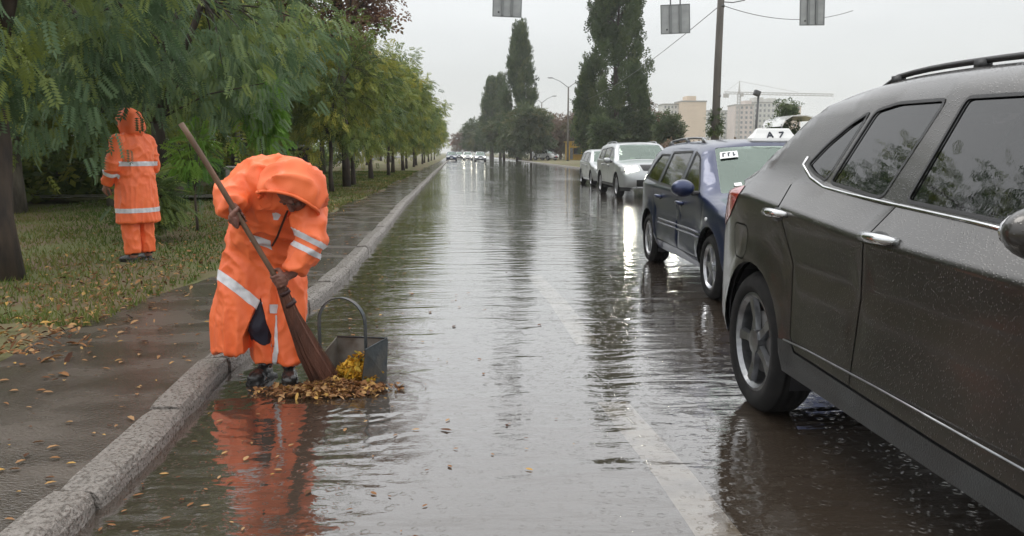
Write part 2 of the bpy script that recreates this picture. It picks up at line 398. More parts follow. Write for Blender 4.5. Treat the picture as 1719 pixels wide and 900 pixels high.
# pavement, verges and the path that crosses them
M['pavement'] = mat('wet_pavement', (.10, .082, .068), .34, c2=(.05, .042, .036), scale=1.6, bump=.35, bscale=55, rough2=.06, stretch=(1, 1.6, 1), lo=.4, hi=.62)
sheet('pavement', 0, 0, -6, 420, .075, M['pavement'], nx=2, ny=60, left=lambda y: -2.95, right=lambda y: kerb_x(y) - .17)
M['verge'] = mat('verge_turf', (.115, .125, .04), .85, c2=(.15, .105, .06), scale=.9, bump=.8, bscale=14, lo=.42, hi=.6)
def lumpy(name, x0, x1, y0, y1, z, m, dx, dy, amp, left=None, right=None):
    nx = int((x1 - x0) / dx) + 2; ny = int((y1 - y0) / dy) + 2; vs = []; fs = []
    for j in range(ny):
        y = y0 + (y1 - y0) * j / (ny - 1)
        a = left(y) if left else x0; b = right(y) if right else x1
        for i in range(nx):
            x = a + (b - a) * i / (nx - 1)
            zz = noise.noise(Vector((x * .9, y * .6, 2))) * amp + noise.noise(Vector((x * 3, y * 3, 5))) * amp * .4
            if i in (0, nx - 1): zz = -.034
            vs.append((x, y, z + zz))
    for j in range(ny - 1):
        for i in range(nx - 1): fs.append((j * nx + i, j * nx + i + 1, (j + 1) * nx + i + 1, (j + 1) * nx + i))
    me = bpy.data.meshes.new(name); me.from_pydata(vs, [], fs); me.polygons.foreach_set('use_smooth', [True] * len(fs)); me.update()
    return tag(obj(name, me, m), kind='structure')
EDGE = lambda y: -2.58 - .12 * math.sin(y * .4) - .10 * math.sin(y * 1.3)
lumpy('verge', -9.5, -2.5, -4, 160, .10, M['verge'], .5, .5, .035, right=EDGE)
lumpy('far_verge', ROAD_R + .18, 40, 8, 260, .10, M['verge'], 2.5, 2.5, .06)
lumpy('park_lawn', -70, -9.5, 1, 200, .06, M['verge'], 3, 3, .1)
M['path'] = mat('park_path', (.20, .19, .175), .4, c2=(.12, .11, .10), scale=2, rough2=.2)
sheet('park_path', -40, -4.6, 21.5, 23.2, .19, M['path'], nx=12, ny=3)
sheet('side_street', -20, -14, -6, 300, .17, M['asphalt'])

# grass, fallen leaves
def scatter_blades(name, n, box, z, hgt, m, wdt=.006):
    x = rng.uniform(box[0], box[1], n); y = box[2] + (box[3] - box[2]) * rng.random(n) ** 1.6
    keep = x < -2.62 - .12 * np.sin(y * .4); x = x[keep]; y = y[keep]; n = len(x)
    a = rng.uniform(0, 6.28, n); hh = hgt * rng.uniform(.4, 1.3, n); lx = rng.normal(0, .4, n) * hh; ly = rng.normal(0, .4, n) * hh
    w_ = wdt * (1 + y / 14)
    V = np.empty((n, 3, 3)); V[:, 0] = np.stack([x - np.cos(a) * w_, y - np.sin(a) * w_, np.full(n, z)], 1)
    V[:, 1] = np.stack([x + np.cos(a) * w_, y + np.sin(a) * w_, np.full(n, z)], 1); V[:, 2] = np.stack([x + lx, y + ly, z + hh], 1)
    tn = np.clip(rng.normal(.4, .22, n) + .25 * np.sin(x * 1.7 + y), 0, 1)
    return tag(obj(name, np_mesh(name, V.reshape(-1, 3), np.arange(3 * n).reshape(-1, 3), np.repeat(tn, 3)), m), kind='stuff')
scatter_blades('grass', 60000, (-9.5, -2.6, 6, 55), .085, .075, M['grassblade'])
def leaf_quads(name, pos, size, m, tilt=.35, tint=None, curl=.25, parent=None):
    """folded leaf shapes, six corners each"""
    n = len(pos); pos = np.asarray(pos, float); s = size * rng.uniform(.4, 1.3, n) * np.where(rng.random(n) < .12, 1.5, 1)
    base = np.array([(-1, 0, 0), (-.3, .42, curl), (.45, .34, curl), (1, 0, .05), (.45, -.34, curl), (-.3, -.42, curl)])
    a = rng.uniform(0, 6.28, n); tx = rng.normal(0, tilt, n); ty = rng.normal(0, tilt, n)
    c_, s_ = np.cos(a), np.sin(a)
    V = np.empty((n, 6, 3)); wv = rng.uniform(.7, 1.25, n)
    for k in range(6):
        bx, by, bz = base[k] * s[:, None].T if False else (base[k][0] * s, base[k][1] * s * wv, base[k][2] * s * rng.choice([-1, 1], 1))
        V[:, k, 0] = pos[:, 0] + c_ * bx - s_ * by; V[:, k, 1] = pos[:, 1] + s_ * bx + c_ * by
        V[:, k, 2] = pos[:, 2] + np.abs(bz) + (bx * tx + by * ty)
    o6 = np.arange(n)[:, None] * 6
    F = np.concatenate([o6 + np.array([[0, 1, 2, 3]]), o6 + np.array([[0, 3, 4, 5]])])
    if tint is None: tint = np.clip(rng.normal(.48, .29, n), 0, 1)
    return tag(obj(name, np_mesh(name, V.reshape(-1, 3), F, np.repeat(tint, 6)), m, parent), kind='stuff')
n = 5200
y = 5 + 45 * rng.random(n) ** 2; x = -2.3 - np.abs(rng.normal(0, 1.3, n)) - .5 * rng.random(n)
leaf_quads('fallen_leaves', np.stack([x, y, np.where(x > -2.6, .085, .125)], 1), .024, M['fallen'])
n = 420
y = 2.5 + 12 * rng.random(n) ** 1.5; x = np.array([kerb_x(v) for v in y]) - .2 - 1.1 * rng.random(n)
leaf_quads('pavement_leaves', np.stack([x, y, np.full(n, .084)], 1), .022, M['fallen'], .12)
n = 520
y = 2.2 + 14 * rng.random(n) ** 1.4; x = np.array([kerb_x(v) for v in y]) + .03 + np.abs(rng.normal(0, .75, n))
leaf_quads('floating_leaves', np.stack([x, y, np.full(n, .005)], 1), .017, M['fallen'], .06, curl=.1)

n = 9000; y = 15 + 75 * rng.random(n) ** 1.3; x = -10.5 - 2.2 * rng.random(n) - .03 * y
pp = np.stack([x, y, .1 + 1.9 * rng.random(n) * (.7 + .3 * np.sin(y * 1.3 + x))], 1)
UNDER = pp
# ------------------------------------------------------------------ trees
def frond_template(kind):
    """unit leaf along +x; returns verts and quads"""
    V = []; F = []
    def leaflet(b, d, ln, wd, dz):
        b = np.array(b); d = np.array(d) / np.linalg.norm(d); s_ = np.array([-d[1], d[0], 0])
        k = len(V); V.extend([b, b + d * ln * .5 + s_ * wd + [0, 0, dz * .4], b + d * ln + [0, 0, dz], b + d * ln * .5 - s_ * wd + [0, 0, dz * .4]]); F.append((k, k + 1, k + 2, k + 3))
    if kind == 'pinnate':
        pairs, ln, wd = 8, .25, .048
    elif kind == 'mid':
        pairs, ln, wd = 4, .34, .085
    elif kind == 'sprig':
        pairs, ln, wd = 2, .5, .16
    else:
        pairs, ln, wd = 1, .6, .24
    for i in range(pairs):
        t = .12 + .76 * (i + .5) / pairs
        for sgn in (-1, 1): leaflet((t, 0, -.25 * t * t), (.35, sgn, 0), ln, wd, -.06)
    leaflet((.82, 0, -.18), (1, 0, 0), ln, wd, -.1)
    V = np.array(V, float); return V, np.array(F, int)
TEMPL = {k: frond_template(k) for k in ('pinnate', 'mid', 'sprig', 'leaf')}
def foliage(points, dirs, size, kind, tints, droop=.5):
    """one leaf at each point, pointing along dirs"""
    TV, TF = TEMPL[kind]; n = len(points)
    d = dirs + np.array([0, 0, -droop]); d /= np.linalg.norm(d, axis=1)[:, None]
    ref = rng.normal(0, 1, (n, 3)); ref[:, 2] += 2.0
    s_ = np.cross(ref, d); s_ /= np.linalg.norm(s_, axis=1)[:, None] + 1e-9; u = np.cross(d, s_)
    sz = size * rng.uniform(.65, 1.3, n)
    V = points[:, None, :] + sz[:, None, None] * (TV[None, :, 0:1] * d[:, None, :] + TV[None, :, 1:2] * s_[:, None, :] + TV[None, :, 2:3] * u[:, None, :])
    F = TF[None] + (np.arange(n) * len(TV))[:, None, None]
    return V.reshape(-1, 3), F.reshape(-1, 4), np.repeat(tints, len(TV))
def make_tree(name, label, cat, leafm, barkm, height, radius, zlow, n_clump, n_leaf, size, kind, trunk_r, shape='round', droop=.6, clump_r=.55, seed=1, group=None, yellow=.12, lean=(0, 0), hang=1.0, crown_name='crown', limbs=True, flat=.65):
    global rng
    keep = rng; rng = np.random.default_rng(seed); rd = random.Random(seed)
    root = thing(name, label, cat, group=group)
    fork = zlow + (height - zlow) * .12
    top = Vector((lean[0], lean[1], fork))
    tb = MB()
    tp = [Vector((0, 0, -.1)), Vector((lean[0] * .2 + rd.uniform(-.05, .05), lean[1] * .2, fork * .35)), Vector((lean[0] * .6 + rd.uniform(-.06, .06), lean[1] * .6, fork * .7)), top]
    if shape in ('round', 'bush'):
        tb.tube(tp, [trunk_r * 1.35, trunk_r, trunk_r * .88, trunk_r * .75], 9)
    else:
        tp += [Vector((rd.uniform(-.2, .2), rd.uniform(-.2, .2), height * q)) for q in (.4, .65, .9)]
        tb.tube(tp, [trunk_r * 1.3, trunk_r, trunk_r * .95, trunk_r * .9, trunk_r * .6, trunk_r * .35, .02], 8)
    # clump centres
    C = []
    mid = (height + zlow) / 2; hz = (height - zlow) / 2
    while len(C) < n_clump:
        if shape in ('round', 'bush'):
            v = np.array([rd.gauss(0, 1), rd.gauss(0, 1), rd.gauss(0, 1)]); v /= np.linalg.norm(v)
            r = rd.uniform(.25, 1) ** .5 * (1 + .18 * math.sin(3 * math.atan2(v[1], v[0]) + seed) + .12 * math.sin(5 * v[2] + seed * 2))
            C.append(np.array([lean[0], lean[1], mid]) + v * r * np.array([radius - clump_r * .6, radius - clump_r * .6, hz - clump_r * .4]))
        else:
            t = rd.random() ** .85; z = zlow + t * (height - zlow)
            env = radius * (min(1, .5 + t * 3.5) * (1 - (max(0, t - .2) / .8) ** 1.5 * .80)) * (1 + .3 * math.sin(t * 23 + seed) * rd.random())
            a = rd.uniform(0, 6.28); r = env * rd.uniform(.2, 1) ** .6
            C.append(np.array([r * math.cos(a), r * math.sin(a), z]))
    C = np.array(C)
    if limbs and shape in ('round', 'bush'):
        nl = 6; ends = []
        for i in range(nl):
            a = i / nl * 6.28 + rd.uniform(-.4, .4); r = radius * rd.uniform(.35, .6)
            e_ = Vector((lean[0] + r * math.cos(a), lean[1] + r * math.sin(a), fork + (height - fork) * rd.uniform(.35, .75)))
            m_ = top.lerp(e_, .5) + Vector((rd.uniform(-.15, .15), rd.uniform(-.15, .15), .25))
            tb.tube([top - Vector((0, 0, .1)), m_, e_], [trunk_r * .55, trunk_r * .38, trunk_r * .2], 6); ends += [m_, e_]
        ends.append(top)
        for c in C[: max(20, len(C) // 2)]:
            c = Vector(c); b = min(ends, key=lambda q: (q - c).length)
            if (b - c).length > .3:
                tb.tube([b, b.lerp(c, .5) + Vector((rd.uniform(-.1, .1), rd.uniform(-.1, .1), .12)), c], [trunk_r * .16, trunk_r * .10, .006], 4, cap=False)
    elif limbs:
        for c in C[: len(C) // 2]:
            c = Vector(c); z0 = max(zlow * .6, c.z - 1.2 - .5 * math.hypot(c.x, c.y))
            tb.tube([Vector((0, 0, z0)), Vector((c.x * .8, c.y * .8, (z0 + c.z) / 2)), c], [.05, .035, .01], 4, cap=False)
    tb.build('trunk', barkm, root, smooth=True)
    per = max(1, n_leaf // n_clump); P_, D_, T_ = [], [], []
    ctint = np.clip(rng.normal(.42, .17, n_clump) + (rng.random(n_clump) < yellow) * .42, 0, 1)
    for i, c in enumerate(C):
        q = rng.normal(0, 1, (per, 3)); q /= np.linalg.norm(q, axis=1)[:, None]
        q *= (rng.random(per) ** .45)[:, None] * clump_r * rng.uniform(.7, 1.25)
        if shape == 'poplar':
            q *= np.array([.75, .75, 1.9])
        else: q *= np.array([1.1, 1.1, flat])
        o_ = c - np.array([lean[0], lean[1], mid]); o_ = o_ / (np.linalg.norm(o_) + 1e-6)
        dd = q / (np.linalg.norm(q, axis=1)[:, None] + 1e-6) * .7 + o_ * .6 + rng.normal(0, .35, (per, 3))
        if shape == 'poplar': dd[:, 2] = np.abs(dd[:, 2]) + .5
        if hang > 1:
            q[:, 2] -= np.abs(rng.normal(0, .22, per)) * hang
        P_.append(c + q); D_.append(dd); T_.append(np.clip(ctint[i] + rng.normal(0, .09, per), 0, 1))
    V, F, T = foliage(np.concatenate(P_), np.concatenate(D_), size, kind, np.concatenate(T_), droop)
    ok = V[:, 2].reshape(-1, 4).min(1) > .1
    F = F[ok[F[:, 0] // 4]]
    obj(crown_name, np_mesh(crown_name, V, F, T), leafm, root)
    rng = keep; return root
def place(t, x, y, z=.08, rz=0.0, s=1.0):
    t.location = (x, y, z); t.rotation_euler.z = rz; t.scale = (s, s, s); return t

GL = 'locust trees lining the pavement'
# the nearest tree, its branches hanging low over the verge
t = make_tree('locust_tree', 'nearest street tree, blue green feathery leaves hanging down to the verge behind the sweeper', 'tree', M['blue_locust'], M['bark'], 7.6, 3.2, 1.0, 150, 5200, .27, 'pinnate', .13, seed=11, clump_r=.5, hang=1.5, yellow=.06, droop=.55, group=GL)
place(t, -4.85, 13.6, rz=.4)
t = make_tree('locust_tree', 'blue green street tree leaning over the second worker, its fronds hanging before the broom tip', 'tree', M['blue_locust'], M['bark'], 7.0, 2.1, 1.22, 110, 4200, .25, 'pinnate', .12, seed=14, clump_r=.42, hang=1.6, yellow=.05, droop=.7, group=GL)
place(t, -4.45, 8.2, rz=1.0)
# a light green bough in front of the darker trees, on its own slim sapling
t = make_tree('locust_sapling', 'slim sapling with bright lime green fronds drooping beyond the head of the sweeper', 'tree', M['lime'], M['bark'], 3.5, .5, 1.75, 14, 520, .30, 'pinnate', .035, seed=5, clump_r=.3, hang=2.0, yellow=.2, droop=1.4)
place(t, -3.62, 15.2)
t = make_tree('locust_shoot', 'low clump of green shoots sprouting at the foot of the nearest street tree', 'shrub', M['locust'], M['bark'], 1.1, .42, .15, 16, 420, .26, 'pinnate', .03, seed=8, shape='bush', clump_r=.25, hang=1, yellow=.0, crown_name='leaves')
place(t, -4.35, 11.6)
t = make_tree('locust_shoot', 'small yellow green shoot beside the broom handle, behind the shoulder of the sweeper', 'shrub', M['lime'], M['bark'], 1.75, .36, .7, 8, 130, .28, 'pinnate', .02, seed=9, shape='bush', clump_r=.22, yellow=.1, crown_name='leaves')
place(t, -4.15, 13.1)
# the row along the pavement: three forms, copied down the street
ROW = [(-4.0, 26.0), (-4.05, 31.8), (-4.1, 38.8), (-3.75, 44.5), (-4.0, 50.5), (-3.8, 57), (-4.0, 64), (-3.8, 71), (-4.0, 79), (-3.8, 88), (-4.0, 98), (-3.9, 110), (-4.0, 124), (-4, 140)]
forms = []
for k in range(3):
    t = make_tree('locust_tree', 'x', 'tree', M['locust'], M['bark'], 7.1 + .3 * k, 2.65, 1.6, 130, 3400, .34, 'mid', .085 + .012 * k, seed=21 + k, clump_r=.48, hang=1.3, yellow=.24, droop=.5, group=GL)
    forms.append(t)
where = ['second street tree, dark straight trunk beside the head of the sweeper', 'third street tree with yellow green boughs over the pavement', 'fourth street tree, its thin trunk past the yellow green one',
         'fifth street tree of the row', 'sixth street tree of the row', 'seventh street tree of the row', 'eighth street tree of the row', 'ninth street tree of the row', 'tenth street tree of the row',
         'eleventh street tree of the row, small and pale', 'twelfth street tree of the row, far along the kerb', 'last but two of the street trees along the kerb', 'last but one of the street trees along the kerb', 'farthest of the street trees, where the kerb vanishes']
for i, (x, y) in enumerate(ROW):
    t = forms[i] if i < 3 else copy_tree(forms[i % 3])
    t['label'] = where[i]; place(t, x, y, .1, rz=i * 1.9, s=(.78, .82, .92)[i] if i < 3 else [1, .98, 1.0, .96, 1.03][i % 5] * (1 if y < 70 else .95))
t = make_tree('ash_tree', 'sparse tree with thin reddish brown leaves rising above the green street trees', 'tree', M['russet'], M['bark'], 10.2, 2.6, 4.6, 110, 1900, .3, 'sprig', .12, seed=41, clump_r=.7, yellow=.1, hang=1, droop=.5)
place(t, -4.0, 29.5, .1)
# the thicker wood further from the road
WOOD = [(-9.2, 17.5, 1.0), (-7.6, 22.5, 1.05), (-12, 25, 1.2), (-7.4, 29.5, 1.1), (-10.5, 33, 1.2), (-15, 30, 1.35), (-7.9, 38, 1.1), (-11.5, 43, 1.2), (-16, 41, 1.3), (-8.2, 50, 1.1), (-12.5, 56, 1.2), (-18.5, 52, 1.5), (-8.5, 64, 1.1), (-13, 72, 1.2), (-9, 82, 1.1), (-8.6, 104, 1.1), (-12, 128, 1.2), (-8, 19.3, .8), (-13.5, 20.5, 1.2), (-19, 36, 1.4)]
wl = ['park tree behind the second orange worker, nearest of the wood', 'park tree behind the broom handle top', 'park tree deep in shade at far left, second rank', 'park tree behind the trunk of the nearest street tree', 'park tree in the second rank beyond the stone posts', 'broad park tree of the third rank at far left', 'park tree beyond the passer-by with the umbrella', 'park tree in the second rank behind the passer-by', 'broad park tree deep in the wood behind the passer-by', 'park tree seen between the second and third street trees', 'second rank park tree beyond the third street tree', 'broadest park tree, deepest in the wood', 'park tree between the fourth and fifth street trees', 'second rank park tree near the parked white car', 'park tree beyond the sixth street tree', 'park tree beyond the tenth street tree', 'park tree close to the end of the wood', 'smallest park tree, low beside the nearest street tree', 'park tree in the second rank just beyond the path', 'broad park tree beyond the path at far left']
base = []
for k in range(2):
    base.append(make_tree('park_tree', 'x', 'tree', M['locust'], M['pale_bark'], 7.6 + k, 3.1, 1.5, 100, 2600, .42, 'mid', .15, seed=61 + k, clump_r=.65, hang=1.4, yellow=.07, droop=.7, group='trees of the park beyond the verge'))
for i, (x, y, s) in enumerate(WOOD):
    t = base[i] if i < 2 else copy_tree(base[i % 2])
    t['label'] = wl[i]
    place(t, x, y, .08, rz=i * 2.3, s=s)

V, F, T = foliage(UNDER, rng.normal(0, 1, (len(UNDER), 3)), .55, 'sprig', np.clip(rng.normal(.35, .2, len(UNDER)), 0, 1), .2)
tag(obj('undergrowth', np_mesh('undergrowth', V, F, T), M['locust']), 'dense green undergrowth filling the shade below the park trees', 'undergrowth', kind='stuff')
# trees across the road
GP = 'columnar poplars beyond the far verge'
def poplar(label, x, y, h, r, seed, n=5200, zlow=1.8):
    return place(make_tree('poplar_tree', label, 'tree', M['poplar'], M['bark'], h, r, zlow, 210, n, .55, 'sprig', .3, shape='poplar', droop=-.8, clump_r=.8, seed=seed, group=GP, yellow=.08, hang=1), x, y, .06)
poplar('tallest and nearest poplar, dense and dark, cut off by the top edge', 17.3, 88, 26.5, 3.7, 71, 13000)
poplar('short dark poplar shoot standing close against the tallest poplar', 14.3, 90, 9.6, 1.25, 72, 2600)
poplar('forked poplar with two ragged tops behind the lamp posts', 10.9, 142, 22.4, 3.6, 73, 10000)
poplar('slim poplar spire left of the forked poplar', 7.6, 178, 16.5, 2.9, 74, 6500)
poplar('second slim poplar close behind the spire', 9.8, 186, 17.6, 2.8, 75, 5500)
def bush(label, x, y, h, r, seed, m='mixed', n=2600, name='broadleaf_tree', z0=1.2, size=.75, yellow=.1, group='trees beyond the far verge'):
    return place(make_tree(name, label, 'tree', M[m], M['bark'], h, r, z0, 80, n, size, 'sprig', .2, seed=seed, clump_r=max(.6, r * .28), yellow=yellow, group=group, hang=1, droop=.2), x, y, .06)
bush('rounded grey green tree under the forked poplar', 11.6, 128, 8.6, 3.6, 81)
bush('grey green tree below the slim poplar spire', 8.6, 150, 8.2, 3.4, 82)
bush('low green tree filling the gap before the forked poplar', 10.0, 136, 6.6, 2.8, 83)
bush('pale green tree just right of the far end of the road', 4.6, 210, 9.5, 4.0, 84, 'mixed')
bush('faint brown tree nearest the vanishing end of the road', 2.6, 262, 8.5, 4.5, 85, 'autumn')
bush('dark green tree beside the pale green one', 8.0, 198, 9.6, 4.4, 86)
bush('brown autumn tree behind the single arm lamp post', 17.2, 150, 7.6, 3.8, 87, 'autumn')
bush('reddish brown tree behind the double lamp post', 20.6, 142, 7.8, 4.0, 88, 'autumn')
bush('brown tree between the double lamp post and the tallest poplar', 22.6, 128, 7.4, 3.6, 89, 'autumn')
bush('dark green tree at the left foot of the tallest poplar', 15.3, 84, 4.8, 1.7, 90, 'poplar', size=.5)
bush('dark green tree at the right foot of the tallest poplar', 19.6, 86, 6.0, 1.5, 91, 'poplar', size=.5)
bush('rounded tree turning brown behind the silver car', 21.2, 90, 6.4, 2.7, 92, 'autumn', size=.5, z0=.6)
bush('green edged tree touching the beige apartment block', 20.5, 78, 4.7, 1.35, 93, 'mixed', size=.45, z0=.6)
bush('low olive tree beyond the yellow kiosk', 25.0, 165, 6.5, 4.6, 94, 'mixed')
# ------------------------------------------------------------------ cars
def catmull(pts, step=.05):
    """resample a control line of (x, z, crown) smoothly"""
    P_ = [np.array(p, float) for p in pts]; P_ = [2 * P_[0] - P_[1]] + P_ + [2 * P_[-1] - P_[-2]]; out_ = []
    for i in range(1, len(P_) - 2):
        a, b, c, d = P_[i - 1:i + 3]; n = max(2, int(np.linalg.norm((c - b)[:2]) / step))
        for k in range(n):
            t = k / n
            m0 = (c - a) * .5; m1 = (d - b) * .5
            lb = np.linalg.norm((c - b)[:2]); m0 = m0 * min(1, lb / (np.linalg.norm(m0[:2]) + 1e-6)); m1 = m1 * min(1, lb / (np.linalg.norm(m1[:2]) + 1e-6))
            out_.append((2 * t**3 - 3 * t**2 + 1) * b + (t**3 - 2 * t**2 + t) * m0 + (-2 * t**3 + 3 * t**2) * c + (t**3 - t**2) * m1)
    out_.append(P_[-2]); return np.array(out_)
def inside(px, py, poly):
    poly = np.asarray(poly, float); x0, y0 = poly[:, 0], poly[:, 1]; x1, y1 = np.roll(x0, -1), np.roll(y0, -1)
    r = np.zeros(len(px), bool)
    for a, b, c, d in zip(x0, y0, x1, y1):
        if b == d: continue
        hit = ((b > py) != (d > py)) & (px < (c - a) * (py - b) / (d - b) + a); r ^= hit
    return r
def offset_poly(poly, d):
    """inset (d > 0) of a simple polygon"""
    n = len(poly); A = sum(poly[i][0] * poly[(i + 1) % n][1] - poly[(i + 1) % n][0] * poly[i][1] for i in range(n)); s_ = 1 if A > 0 else -1; o = []
    for i in range(n):
        a, b, c = (Vector(poly[(i + k) % n]) for k in (-1, 0, 1))
        e1 = (b - a).normalized(); e2 = (c - b).normalized(); n1 = Vector((-e1.y, e1.x)) * s_; n2 = Vector((-e2.y, e2.x)) * s_
        m_ = (n1 + n2); k = m_.length
        m_ = m_.normalized() * min(2.0, 1 / max(.35, k / 2)); o.append(tuple(b + m_ * d))
    return o
def ribbon_poly(line, wd):
    """thin closed band along a polyline"""
    L_ = [Vector(p) for p in line]; l_, r_ = [], []
    for i, p in enumerate(L_):
        d = (L_[min(i + 1, len(L_) - 1)] - L_[max(i - 1, 0)]).normalized(); n_ = Vector((-d.y, d.x)) * wd / 2
        l_.append(tuple(p + n_)); r_.append(tuple(p - n_))
    return l_ + r_[::-1]
def rounded(poly, r, n=3):
    o = []; m_ = len(poly)
    for i in range(m_):
        a, b, c = (Vector(poly[(i + k) % m_]) for k in (-1, 0, 1)); q = min(r, (a - b).length * .45, (c - b).length * .45)
        p0 = b + (a - b).normalized() * q; p1 = b + (c - b).normalized() * q
        for k in range(n + 1):
            t = k / n; o.append(tuple((1 - t)**2 * p0 + 2 * t * (1 - t) * b + t * t * p1))
    return o
def cut_regions(outline, regions, spacing, tsnap=None, extra_lines=()):
    """triangulate the outline; returns points and {name: triangles}, first region that holds a triangle wins"""
    V = []; E = []
    def loop(poly, closed=True):
        b = len(V); V.extend([Vector((p[0], p[1])) for p in poly]); n = len(poly)
        E.extend([(b + i, b + (i + 1) % n) for i in range(n if closed else n - 1)])
    loop(outline)
    for _, poly in regions: loop(poly)
    for ln in extra_lines: loop(ln, False)
    o = np.array([(p[0], p[1]) for p in outline]); x0, y0 = o.min(0); x1, y1 = o.max(0)
    sx, sy = spacing if hasattr(spacing, '__len__') else (spacing, spacing)
    gx, gy = np.meshgrid(np.arange(x0 + sx / 2, x1, sx), np.arange(y0 + sy / 2, y1, sy)); gx, gy = gx.ravel(), gy.ravel()
    k = inside(gx, gy, o); tol = min(sx, sy) * .42
    for a_, b_ in E:
        if not (sx == sy): break
        p0, p1 = V[a_], V[b_]; dx, dy = p1.x - p0.x, p1.y - p0.y; t = np.clip(((gx - p0.x) * dx + (gy - p0.y) * dy) / (dx * dx + dy * dy + 1e-12), 0, 1)
        k &= np.hypot(gx - p0.x - t * dx, gy - p0.y - t * dy) > tol
    V.extend([Vector((float(a), float(b))) for a, b in zip(gx[k], gy[k])])
    rv, re, rf, *_ = delaunay_2d_cdt(V, E, [], 0, 1e-5)
    pts = np.array([(v.x, v.y) for v in rv]); F = np.array([f for f in rf if len(f) == 3], int)
    c = pts[F].mean(1); inn = inside(c[:, 0], c[:, 1], o); lab = np.full(len(F), -1); 
    for i, (nm, poly) in enumerate(regions):
        h = inside(c[:, 0], c[:, 1], poly) & (lab < 0); lab[h] = i
    res = {}
    for i, (nm, _) in enumerate(regions):
        f = F[inn & (lab == i)]
        if len(f): res[nm] = np.concatenate([res[nm], f]) if nm in res else f
    res['body'] = F[inn & (lab < 0)]
    a = pts[F]; ar = (a[:, 1, 0] - a[:, 0, 0]) * (a[:, 2, 1] - a[:, 0, 1]) - (a[:, 1, 1] - a[:, 0, 1]) * (a[:, 2, 0] - a[:, 0, 0])
    return pts, res

